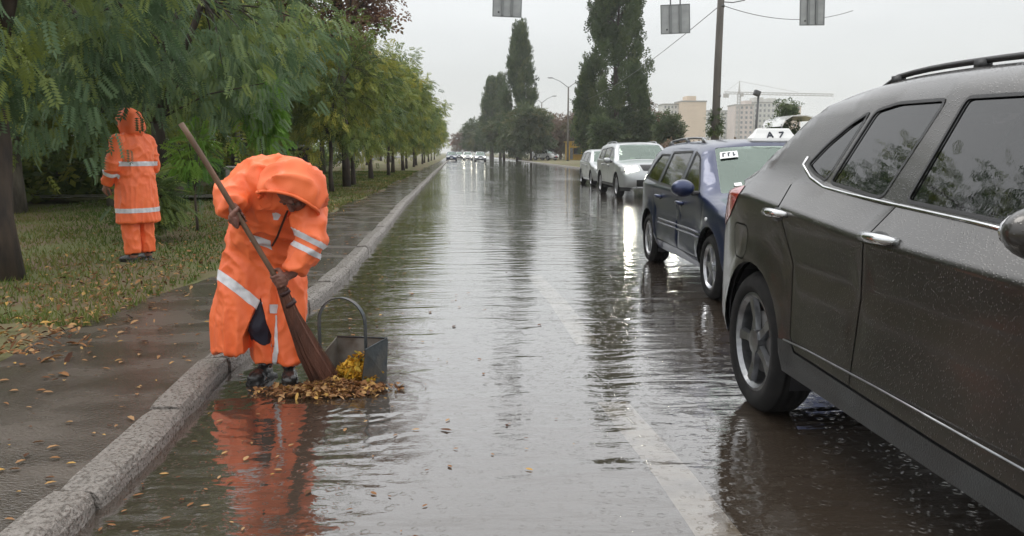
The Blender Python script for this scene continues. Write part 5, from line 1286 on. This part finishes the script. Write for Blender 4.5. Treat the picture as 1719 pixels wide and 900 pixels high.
wall('back_panel', BRc, BLc, .245, .24, .004, M['scoop_in'], (.012, .012), (-.005, .012))
wall('side_panel', FRc, (BRc[0] + .004, BRc[1] - .004), .215, .243, .004, M['scoop'], (.030, -.004), (.012, .010))
wall('side_panel', BLc, FLc, .24, .17, .004, M['scoop_in'], (-.006, .012), (.01, .01))
MB().add([q2(*BLc, .012), q2(*BRc, .012), q2(*FRc, .006), q2(*FLc, .006), q2(*BLc, .004), q2(*BRc, .004), q2(*FRc, .002), q2(*FLc, .002)], [(0, 3, 2, 1), (4, 5, 6, 7), (0, 1, 5, 4), (1, 2, 6, 5), (2, 3, 7, 6), (3, 0, 4, 7)]).build('pan_floor', M['scoop_in'], SCP)
h0, h1 = q2(-.832, 4.76, .17), q2(-.548, 4.655, .13); mid_ = (h0 + h1) / 2; ex = (h1 - h0); pts = [h0]
for i in range(17):
    a = math.pi * i / 16; c = mid_ - ex * .5 * math.cos(a); c.z = .355 + .150 * math.sin(a); pts.append(c)
pts.append(h1); b = MB(); sdv = Vector((-ex.y, ex.x, 0)).normalized(); rings = []
for i, p in enumerate(pts):
    d = (pts[min(i + 1, len(pts) - 1)] - pts[max(i - 1, 0)]).normalized(); u = d.cross(sdv)
    rings.append([p + sdv * .016 + u * .003, p - sdv * .016 + u * .003, p - sdv * .016 - u * .003, p + sdv * .016 - u * .003])
b.loft(rings); b.build('hoop_handle', M['scoop'], SCP)
MB().tube([q2(BLc[0] - .005, BLc[1] + .012, .242), q2(BRc[0] + .012, BRc[1] + .012, .247), q2(FRc[0] + .03, FRc[1] - .004, .217)], .006, 6).build('rolled_edge', M['scoop'], SCP, smooth=True)

# ---- the swept leaves
n = 2600; t = rng.normal(0, 1, (n, 2)); x = -.75 + t[:, 0] * .14; y = 4.50 + t[:, 1] * .055 + .04 * np.abs(t[:, 0]) * 0
z = .012 + .055 * np.exp(-((x + .74) / .14) ** 2 - ((y - 4.53) / .07) ** 2) * rng.random(n)
tag(leaf_quads('leaf_pile', np.stack([x, y, z], 1), .019, M['fallen'], .45), 'brown and tan wet leaves swept together at the mouth of the metal scoop', 'leaf pile')
n = 900; u = rng.random(n); v = rng.random(n)
x = FLc[0] + (FRc[0] - FLc[0]) * u + (BLc[0] - FLc[0]) * v * .8 + .03; y = FLc[1] + (FRc[1] - FLc[1]) * u + (BLc[1] - FLc[1]) * v * .8
ok = rng.random(n) > -1; z = .02 + .16 * np.sin(np.clip(u, 0, 1) * 3.1) * rng.random(n) * (.4 + .6 * v)
tag(leaf_quads('leaf_heap', np.stack([x, y, z], 1), .022, M['yellow_leaf'], .5), 'yellow leaves heaped inside the metal scoop', 'leaf heap')

# ---- the second worker, partly behind the branches
W2 = thing('person', 'second worker in orange hooded coat standing on the verge under the nearest street tree', 'person', (-3.69, 9.55, .09), R(60))
def standing(root, H, coatm, hoodm, hem, arms, bands=False, hooded=True, carry=None, voxel=.008, legm=None, legname='trouser_leg'):
    """upright figure facing local +y; arms: (elbow, wrist) for -x and +x"""
    k = H / 1.72; V3 = lambda x, y, z: Vector((x, y, z)) * k
    b = MB(); b.capsule(V3(0, 0, .95), V3(0, .01, 1.32), .13 * k, .14 * k, 18); b.ball(V3(0, 0, 1.36), (.18 * k, .11 * k, .10 * k)); b.capsule(V3(0, 0, 1.40), V3(0, .02, 1.54), .062 * k, .056 * k)
    Mx = frame_of((0, 1, -.12)); hc_ = V3(0, .035, 1.60); head_into(b, hc_, Mx, k)
    for sg, (e_, w_) in zip((-1, 1), arms):
        sh = V3(sg * .185, 0, 1.36); e_, w_ = Vector(e_) * k, Vector(w_) * k
        b.capsule(V3(sg * .1, 0, 1.38), sh, .07, .06); b.capsule(sh, e_, .052, .042); b.capsule(e_, w_, .042, .028)
        if carry and sg == carry[0]: hand_into(b, w_, carry[1], carry[2], .010, carry[3])
        else: open_hand(b, w_, (w_ - e_), (-sg, .1, 0), -sg)
        a0 = V3(sg * .10, -.01, .08); b.capsule(V3(sg * .09, 0, .90), V3(sg * .10, .015, .49), .085 * k, .058 * k); b.capsule(V3(sg * .10, .015, .49), a0, .056 * k, .042 * k); b.capsule(a0 + Vector((0, 0, -.02)), a0 + Vector((0, .10, -.045)), .03, .022)
    obj('body', remeshed(b.mesh('b'), voxel, 2), M['skin'], root)
    MB().ball(hc_ + Vector((0, -.03, .035)), (.08 * k, .092 * k, .092 * k), Mx, 18, 12).build('hair', M['hair'], root, smooth=True)
    b = MB(); rings_loft(b, [(V3(0, 0, hem), .25 * k, .17 * k), (V3(0, 0, .85), .225 * k, .16 * k), (V3(0, 0, 1.1), .205 * k, .15 * k), (V3(0, 0, 1.3), .225 * k, .15 * k), (V3(0, 0, 1.41), .19 * k, .12 * k), (V3(0, 0, 1.47), .09 * k, .09 * k)], n=30)
    for sg, (e_, w_) in zip((-1, 1), arms):
        sh = V3(sg * .19, 0, 1.37); e_, w_ = Vector(e_) * k, Vector(w_) * k
        b.ball(sh, .085 * k); b.tube([sh, e_], [.088 * k, .078 * k], 14); b.ball(e_, .076 * k); b.tube([e_, w_], [.075 * k, .06 * k], 14)
    cm_ = remeshed(b.mesh('c'), .011, 4); folds(cm_, .011, .9 * k, seed=12); c_ = obj('coat', cm_, coatm, root)
    if bands:
        for zz in (hem + .14, 1.12): band(cm_, 'reflective_band', slab((0, 0, zz * k), (0, 0, 1), .026), lambda c: abs(c.x) < .26, c_, M['reflect'])
        for sg, (e_, w_) in zip((-1, 1), arms):
            e_, w_ = Vector(e_) * k, Vector(w_) * k; m_ = e_.lerp(w_, .35); band(cm_, 'reflective_band', slab(m_, w_ - e_, .022), lambda c: (c - m_).length < .12, c_, M['reflect'])
    if hooded: hood_shell(hc_ + Vector((0, -.02, -.045)), (.128, .15, .185), (0, 1, -.25), .085, 'hood', hoodm, root, seed=7, amp=.008)
    for sg in (-1, 1):
        b = MB(); rings_loft(b, [(V3(sg * .10, -.005, .11), .075, .085), (V3(sg * .10, .005, .3), .08, .088), (V3(sg * .10, .012, .5), .09, .095), (V3(sg * .09, 0, .9), .11, .12)], n=18)
        m_ = remeshed(b.mesh('t'), .010, 3); folds(m_, .008, 2, seed=sg + 3, along=(15, 15, 6)); obj(legname, m_, legm or coatm, root)
        b = MB(); boot(b, V3(sg * .10, -.01, .07), (sg * .15, 1, 0), h=.2); obj('boot', remeshed(b.mesh('b'), .009, 3), M['boot'], root)
standing(W2, 1.74, M['orange'], M['orange'], .46, [((-.27, .02, 1.10), (-.25, .16, .90)), ((.27, .02, 1.10), (.25, .16, .90))], bands=True)

# ---- passer-by under an umbrella
PD = thing('person', 'passer-by in a dark coat walking under a black umbrella beyond the verge', 'person', (-5.95, 32.0, .08), R(200))
standing(PD, 1.46, M['darkcoat'], M['darkcoat'], .5, [((-.26, .02, 1.10), (-.22, .12, .88)), ((.25, .05, 1.14), (.14, .25, 1.26))], hooded=False, carry=(1, Vector((.13, .285, 1.09)), (0, 0, -1), (.2, -1, 0)), voxel=.011, legm=M['navy'])
UM = thing('umbrella', 'open black umbrella held low over the passer-by', 'umbrella', (-5.95, 32.0, .08), R(200))
b = MB(); cx, cy = .13, .285; nr = 8; rows = []
for j in range(7):
    t = j / 6; ring = []
    for k in range(32):
        a = 2 * math.pi * k / 32; sc_a = 1 - .07 * t * abs(math.sin(4 * a)); r_ = .48 * math.sin(t * 1.25) / math.sin(1.25) * sc_a + .004
        ring.append(Vector((cx + r_ * math.cos(a), cy * .3 + r_ * math.sin(a), 1.58 - .24 * (1 - math.cos(t * 1.25)) / (1 - math.cos(1.25)))))
    rows.append(ring)
b.loft(rows, cap=False); o = b.build('canopy', M['black'], UM, smooth=True); md = o.modifiers.new('t', 'SOLIDIFY'); md.thickness = .004
MB().tube([(cx, cy, 1.0), (cx, cy * .6, 1.35), (cx, cy * .3, 1.63)], .008, 8).build('shaft', M['steel'], UM)
MB().tube([(cx, cy, .97), (cx, cy, 1.08)], .013, 8).build('grip', M['black'], UM)
for k in range(8):
    a = 2 * math.pi * k / 8; MB().tube([(cx, cy * .3, 1.56), (cx + .26 * math.cos(a), cy * .3 + .26 * math.sin(a), 1.50), (cx + .475 * math.cos(a), cy * .3 + .475 * math.sin(a), 1.342)], .004, 4).build('rib', M['steel'], UM)
# ------------------------------------------------------------------ street furniture and far buildings
M['sign_back'] = mat('sign_back', (.36, .37, .37), .5, .3, c2=(.28, .29, .29), scale=4)
M['sign_rail'] = mat('sign_rail', (.20, .21, .21), .5, .3)
def hung_sign(label, px, ybot, wpx, hm, Y, tilt, lean):
    b_ = P(px, ybot, Y); wd = wpx / FPX * Y; rt = thing('hanging_sign', label, 'sign', (b_.x, Y, b_.z), R(tilt), 'lane signs hanging over the road'); rt.rotation_euler.y = R(lean)
    MB().box((0, 0, hm / 2), (wd, .012, hm), bev=.004).build('sign_plate', M['sign_back'], rt)
    for sg in (-1, 1): MB().box((sg * wd * .5, 0, hm / 2), (.03, .03, hm + .03)).build('frame_edge', M['sign_rail'], rt)
    for zz in (0, hm): MB().box((0, 0, zz), (wd - .03, .03, .03)).build('frame_edge', M['sign_rail'], rt)
    for sg in (-1, 1):
        MB().box((sg * wd * .17, -.03, hm / 2), (.075, .04, hm - .04), bev=.006).build('back_rail', M['sign_rail'], rt)
        MB().tube([(sg * wd * .17, -.03, hm - .05), (sg * wd * .17, -.03, WIREZ - b_.z)], .02, 6).build('hanger_rod', M['darksteel'], rt)
    MB().ball((-wd * .3, -.012, hm * .14), (.03, .01, .03)).build('bolt_plate', M['darksteel'], rt)
    return rt
WIREZ = 7.6
hung_sign('leftmost of three grey sign backs hanging over the road', 851, 28, 46, .88, 25, 2, 1.5)
hung_sign('middle grey sign back with two dark rails, beside the tall pole', 1134, 56, 47, .84, 25, -3, -2.5)
hung_sign('darker rightmost sign back hanging high over the far lanes', 1363, 42, 43, .88, 25, 6, -2)
def cable(pts, sag, r=.012, n=14):
    o = []
    for a, c in zip(pts[:-1], pts[1:]):
        a, c = Vector(a), Vector(c)
        for i in range(n + 1):
            t = i / n; p = a.lerp(c, t); p.z -= sag * 4 * t * (1 - t); o.append(p)
    return MB().tube(o, r, 5)
tag(cable([(-6.6, 25, 7.65), (19.5, 25, 7.65)], .05, .02).build('span_cable', M['darksteel']), 'steel cable above the frame that carries the three hanging signs', 'cable')
for x, lb in ((-6.6, 'steel mast holding the sign cable, hidden among the street trees'), (19.5, 'steel mast holding the sign cable behind the dark near car')):
    t = thing('sign_mast', lb, 'mast', (x, 25, .05)); MB().tube([(0, 0, 0), (0, 0, 7.8)], [.09, .06], 12).build('pole', M['steel'], t, smooth=True); MB().box((0, 0, .15), (.34, .34, .3), bev=.03).build('footing', M['concrete'], t)
# utility pole and its wire
M['oldpole'] = mat('old_pole', (.14, .125, .11), .75, c2=(.09, .08, .07), scale=5, stretch=(1, 1, .15), bump=.4, bscale=30)
ub = P(1198, 285, 33); UP = thing('utility_pole', 'tall dark weathered utility pole rising past the top edge behind the navy taxi', 'pole', (ub.x, 33, 0))
MB().tube([(0, 0, -.2), (.02, 0, 5), (.10, 0, 11)], [.175, .15, .115], 14).build('pole', M['oldpole'], UP, smooth=True)
for zz in (3.6, 7.15): MB().tube([(.01 * zz, 0, zz), (.01 * zz, 0, zz + .09)], [.17 - zz * .004] * 2, 14).build('steel_collar', M['darksteel'], UP, smooth=True)
MB().tube([(.06, -.1, 7.35), (.5, -.12, 7.32), (1.0, -.12, 7.42)], .02, 6).build('bracket_arm', M['darksteel'], UP)
iv = make_tree('ivy_plant', 'tuft of ivy climbing the lower part of the utility pole', 'plant', M['poplar'], M['bark'], 3.05, .36, 2.0, 14, 260, .2, 'sprig', .02, seed=33, shape='bush', clump_r=.2, crown_name='leaves'); place(iv, ub.x, 33, 0)
a = Vector((ub.x + .06, 33, 7.25)); c = P(953, 172, 118)
tag(cable([a, c], 1.1, .016).build('overhead_wire', M['darksteel']), 'thin sagging wire running from the utility pole towards the poplars', 'wire')
tag(cable([a, (ub.x + 9, 40, 8.3)], .5, .014).build('overhead_wire', M['darksteel']), 'short wire leaving the utility pole to its other side', 'wire')
def lamp_post(label, px, ytop, Y, arms, stub=False):
    b_ = P(px, 262, Y); top = P(px, ytop, Y).z; rt = thing('lamp_post', label, 'lamp post', (b_.x, Y, 0), 0, 'lamp posts along the far verge')
    MB().tube([(0, 0, 0), (0, 0, top * .5), (0, 0, top)], [.17, .14, .10], 10).build('post', M['concrete'] if Y > 140 else M['oldpole'], rt, smooth=True)
    for dx, dz in arms:
        MB().tube([(0, 0, top - .1), (dx * .5, 0, top + dz * .62), (dx, 0, top + dz)], [.06, .05, .045], 8).build('arm', M['steel'], rt, smooth=True)
        MB().ball((dx * 1.12, 0, top + dz + .02), (.45, .16, .1)).build('lamp_head', M['steel'], rt, smooth=True)
lamp_post('double armed lamp post with both arms clear against the sky', 953, 146, 118, [(-2.35, 1.25), (2.0, .95)])
lamp_post('grey lamp post left of the double one, its long arm to the right', 909, 172, 150, [(2.1, 1.15), (-1.1, .55)])
t = thing('concrete_post', 'pale concrete stub post between the two lamp posts', 'post', (P(941, 262, 150).x, 150, 0)); MB().tube([(0, 0, 0), (0, 0, 3.4)], [.26, .2], 10).build('post', M['concrete'], t, smooth=True)
pb2 = P(1265, 262, 52); t = thing('floodlight_post', 'short leaning black post with a boxy lamp near the far apartment blocks', 'lamp post', (pb2.x, 52, 0))
MB().tube([(0, 0, 0), (.16, 0, 5.1)], [.11, .07], 10).build('post', M['darksteel'], t, smooth=True); MB().box((.05, 0, 5.15), (.42, .3, .36), Matrix.Rotation(.35, 3, 'Y'), bev=.05).build('lamp_box', M['darksteel'], t, smooth=True)
# yellow kiosk
M['yellow'] = mat('kiosk_yellow', (.62, .38, .04), .5, c2=(.5, .3, .04), scale=1); M['darkpane'] = mat('dark_pane', (.03, .035, .04), .15)
kx = P(963, 262, 135).x; t = thing('kiosk', 'yellow kiosk with a dark hatch under the brown trees', 'kiosk', (kx, 135, .05), R(12))
MB().box((0, 0, 1.5), (2.3, 2.2, 2.9), bev=.05).build('wall', M['yellow'], t); MB().box((0, 0, 3.03), (2.7, 2.6, .16), bev=.03).build('roof', M['yellow'], t)
MB().box((.2, -1.13, 1.55), (1.3, .08, .95)).build('hatch', M['darkpane'], t); MB().box((.2, -1.3, 1.02), (1.5, .4, .06)).build('counter', M['steel'], t); MB().box((-.8, -1.13, 1.1), (.5, .06, 1.9)).build('door', M['steel'], t)
# pale stump posts on the verge
for px, lb in ((384, 'left of two pale stone posts behind the raised elbow of the sweeper'), (396, 'right of two pale stone posts behind the raised elbow of the sweeper')):
    g = P(px, 300, 19); t = thing('stone_post', lb, 'post', (g.x, 19, .08), 0, 'stone posts on the verge'); MB().box((0, 0, .45), (.14, .14, .9), bev=.03, taper=.85).build('shaft', M['concrete'], t); MB().box((0, 0, .93), (.17, .17, .06), bev=.02).build('cap', M['concrete'], t)

# apartment blocks
def block(name, label, px0, px1, ytop, Y, depth, wallm, floors, cols, rz=0, tower=None, winm=None, side_cols=4):
    x0, x1 = P(px0, 256, Y).x, P(px1, 256, Y).x; H = P((px0 + px1) / 2, ytop, Y).z; W_ = x1 - x0
    rt = thing(name, label, 'apartment block', ((x0 + x1) / 2, Y, 0), R(rz))
    MB().box((0, depth / 2, H / 2), (W_, depth, H)).build('wall', wallm, rt)
    MB().box((0, depth / 2, H + .3), (W_ + .6, depth + .6, .7)).build('roof', M['concrete'], rt)
    for dx, tw, th in tower or (): MB().box((dx * W_, depth / 2, H + .65 + th / 2), (tw, depth * .6, th)).build('roof_house', wallm, rt)
    proto = None; fh = H / floors
    for i in range(floors):
        for j in range(cols):
            x = -W_ / 2 + W_ * (j + .5) / cols; z = fh * (i + .55)
            if proto is None:
                proto = MB().box((0, -.03, 0), (W_ / cols * .46, .12, fh * .50)).build('window', winm or M['darkpane'], rt); o = proto
            else: o = proto.copy(); link(o, rt)
            o.location = (x, 0, z)
    return rt
M['beige'] = mat('beige_render', (.62, .50, .38), .9, c2=(.57, .45, .34), scale=.2); M['pale'] = mat('pale_render', (.56, .55, .52), .9, c2=(.5, .49, .46), scale=.2)
M['pink'] = mat('pinkish_render', (.58, .50, .46), .9, c2=(.52, .45, .42), scale=.2); M['farpane'] = mat('far_pane', (.16, .17, .18), .3)
block('apartment_block', 'tall beige apartment block with a blank end wall, left of the utility pole', 1142, 1183, 171, 430, 14, M['beige'], 10, 1, tower=[(-.05, 5, 2.6)], winm=M['beige'])
block('apartment_block', 'grey windowed wing joined to the left of the tall beige block', 1112, 1141, 176, 436, 12, M['pale'], 10, 5, winm=M['farpane'])
block('apartment_block', 'low grey block with rows of small windows right of the utility pole', 1185, 1229, 187, 520, 14, M['pale'], 9, 8, winm=M['farpane'])
block('apartment_block', 'pinkish apartment block below the tower crane', 1231, 1262, 177, 500, 14, M['pink'], 10, 4, tower=[(.3, 4, 2.5)], winm=M['farpane'])
block('apartment_block', 'beige apartment block with stepped roof houses behind the black lamp', 1263, 1312, 173, 506, 14, M['pale'], 10, 7, tower=[(-.3, 6, 3), (.15, 5, 2.5)], winm=M['farpane'])
block('apartment_block', 'rightmost tan apartment block, beyond the white canopy roof', 1313, 1341, 179, 512, 14, M['beige'], 9, 4, winm=M['farpane'])
# the red roofed building closing the street
t = thing('house', 'long low house with a dull red roof closing the far end of the street', 'house', (P(776, 256, 330).x, 330, 0))
MB().box((0, 5, 2.2), (9, 9, 4.4)).build('wall', M['pale'], t); MB().prism([(-5, 4.4), (5, 4.4), (3.6, 6.6), (-3.6, 6.6)], 0, 10).build('roof', mat('red_roof', (.28, .10, .08), .8), t)
for i in range(4): MB().box((-3.3 + 2.2 * i, -.02, 2.3), (1.1, .1, 1.4)).build('window', M['farpane'], t)
# tower crane
cx = P(1237, 256, 480).x; M['crane'] = mat('crane_grey', (.40, .38, .36), .6); t = thing('tower_crane', 'pale tower crane with a long horizontal jib above the apartment blocks', 'crane', (cx, 480, 0))
H = P(1237, 156, 480).z
def lattice(a, c, w_, n_, up):
    b = MB(); a, c = Vector(a), Vector(c); u = Vector(up); s_ = (c - a).normalized().cross(u)
    cs = [u * w_ + s_ * w_, u * w_ - s_ * w_, -u * w_ - s_ * w_, -u * w_ + s_ * w_]
    for q in cs: b.tube([a + q, c + q], .16, 4)
    for i in range(n_):
        p, r_ = a.lerp(c, i / n_), a.lerp(c, (i + 1) / n_)
        for k in range(4): b.tube([p + cs[k], r_ + cs[(k + 1) % 4]], .10, 3)
    return b
tag(lattice((0, 0, 0), (0, 0, H), .8, 22, (1, 0, 0)).build('mast', M['crane'], t), kind='stuff'); tag(lattice((-9, 0, H), (58, 0, H - 1.0), .6, 26, (0, 0, 1)).build('jib', M['crane'], t), kind='stuff')
MB().tube([(0, 0, H), (0, 0, H + 7)], [.7, .2], 5).build('crane_head', M['crane'], t); MB().box((-8, 0, H - 1.6), (3, 1.6, 2.4)).build('counterweight', M['crane'], t); MB().box((1.2, -1.2, H - 1.2), (1.6, 1.6, 2)).build('cab', M['crane'], t)
for x in (-8.5, 36): MB().tube([(0, 0, H + 6.8), (x, 0, H + .5)], .09, 4).build('tie_rod', M['crane'], t)
# shrubs, bent tree and white canopy roof right of the lamp
st = make_tree('windblown_tree', 'small wind bent dark tree leaning over, right of the black floodlight post', 'tree', M['poplar'], M['bark'], 4.4, .6, 3.5, 12, 240, .28, 'sprig', .07, seed=51, clump_r=.3, lean=(.9, 0), hang=1); place(st, P(1290, 256, 46).x, 46, 0)
st = make_tree('shrub', 'dark shrub with drooping branches beside the white canopy roof', 'shrub', M['poplar'], M['bark'], 3.35, 1.05, 2.0, 22, 520, .32, 'sprig', .06, seed=52, clump_r=.35, lean=(.2, 0), hang=1); place(st, P(1305, 256, 46).x, 46, 0)
cp = P(1332, 256, 44); t = thing('canopy_shelter', 'white curved canopy roof on posts seen above the navy taxi', 'shelter', (cp.x, 44, 0))
MB().loft([[Vector((x, y, z)) for x, z in ((-.75, 2.78), (-.55, 3.15), (-.15, 3.38), (.6, 3.40), (1.5, 3.2), (1.5, 3.14), (.6, 3.34), (-.15, 3.32), (-.51, 3.1), (-.70, 2.78))] for y in (0, 3)]).build('roof', M['white_paint'], t, smooth=False)
for x in (-.7, 1.45):
    for y in (.1, 2.9): MB().tube([(x, y, 0), (x, y, 2.9 if x < 0 else 3.18)], .05, 8).build('post', M['steel'], t)
t = thing('hedge', 'low reddish hedge line across the far lot behind the taxi roof', 'hedge', (P(1240, 256, 60).x, 60, 0))
pp = np.stack([rng.uniform(-6.5, 6.5, 2600), rng.uniform(-.6, .6, 2600), rng.uniform(.3, 2.05, 2600)], 1); V, F, T = foliage(pp, rng.normal(0, 1, (2600, 3)), .35, 'leaf', np.clip(rng.normal(.4, .2, 2600), 0, 1), 0)
obj('foliage', np_mesh('foliage', V, F, T), M['autumn'], t)
# ------------------------------------------------------------------ the rainy air
hz = MB().box((0, 780, 34.0), (1900, 1700, 70.0)).mesh('haze'); ho = obj('haze', hz); tag(ho, kind='stuff')
m = bpy.data.materials.new('haze_air'); m.use_nodes = True; t_ = m.node_tree; t_.nodes.clear()
o_ = t_.nodes.new('ShaderNodeOutputMaterial'); v_ = t_.nodes.new('ShaderNodeVolumePrincipled'); v_.inputs['Color'].default_value = (.93, .95, .96, 1); v_.inputs['Density'].default_value = .00045; v_.inputs['Anisotropy'].default_value = .2
t_.links.new(v_.outputs[0], o_.inputs['Volume']); hz.materials.append(m)
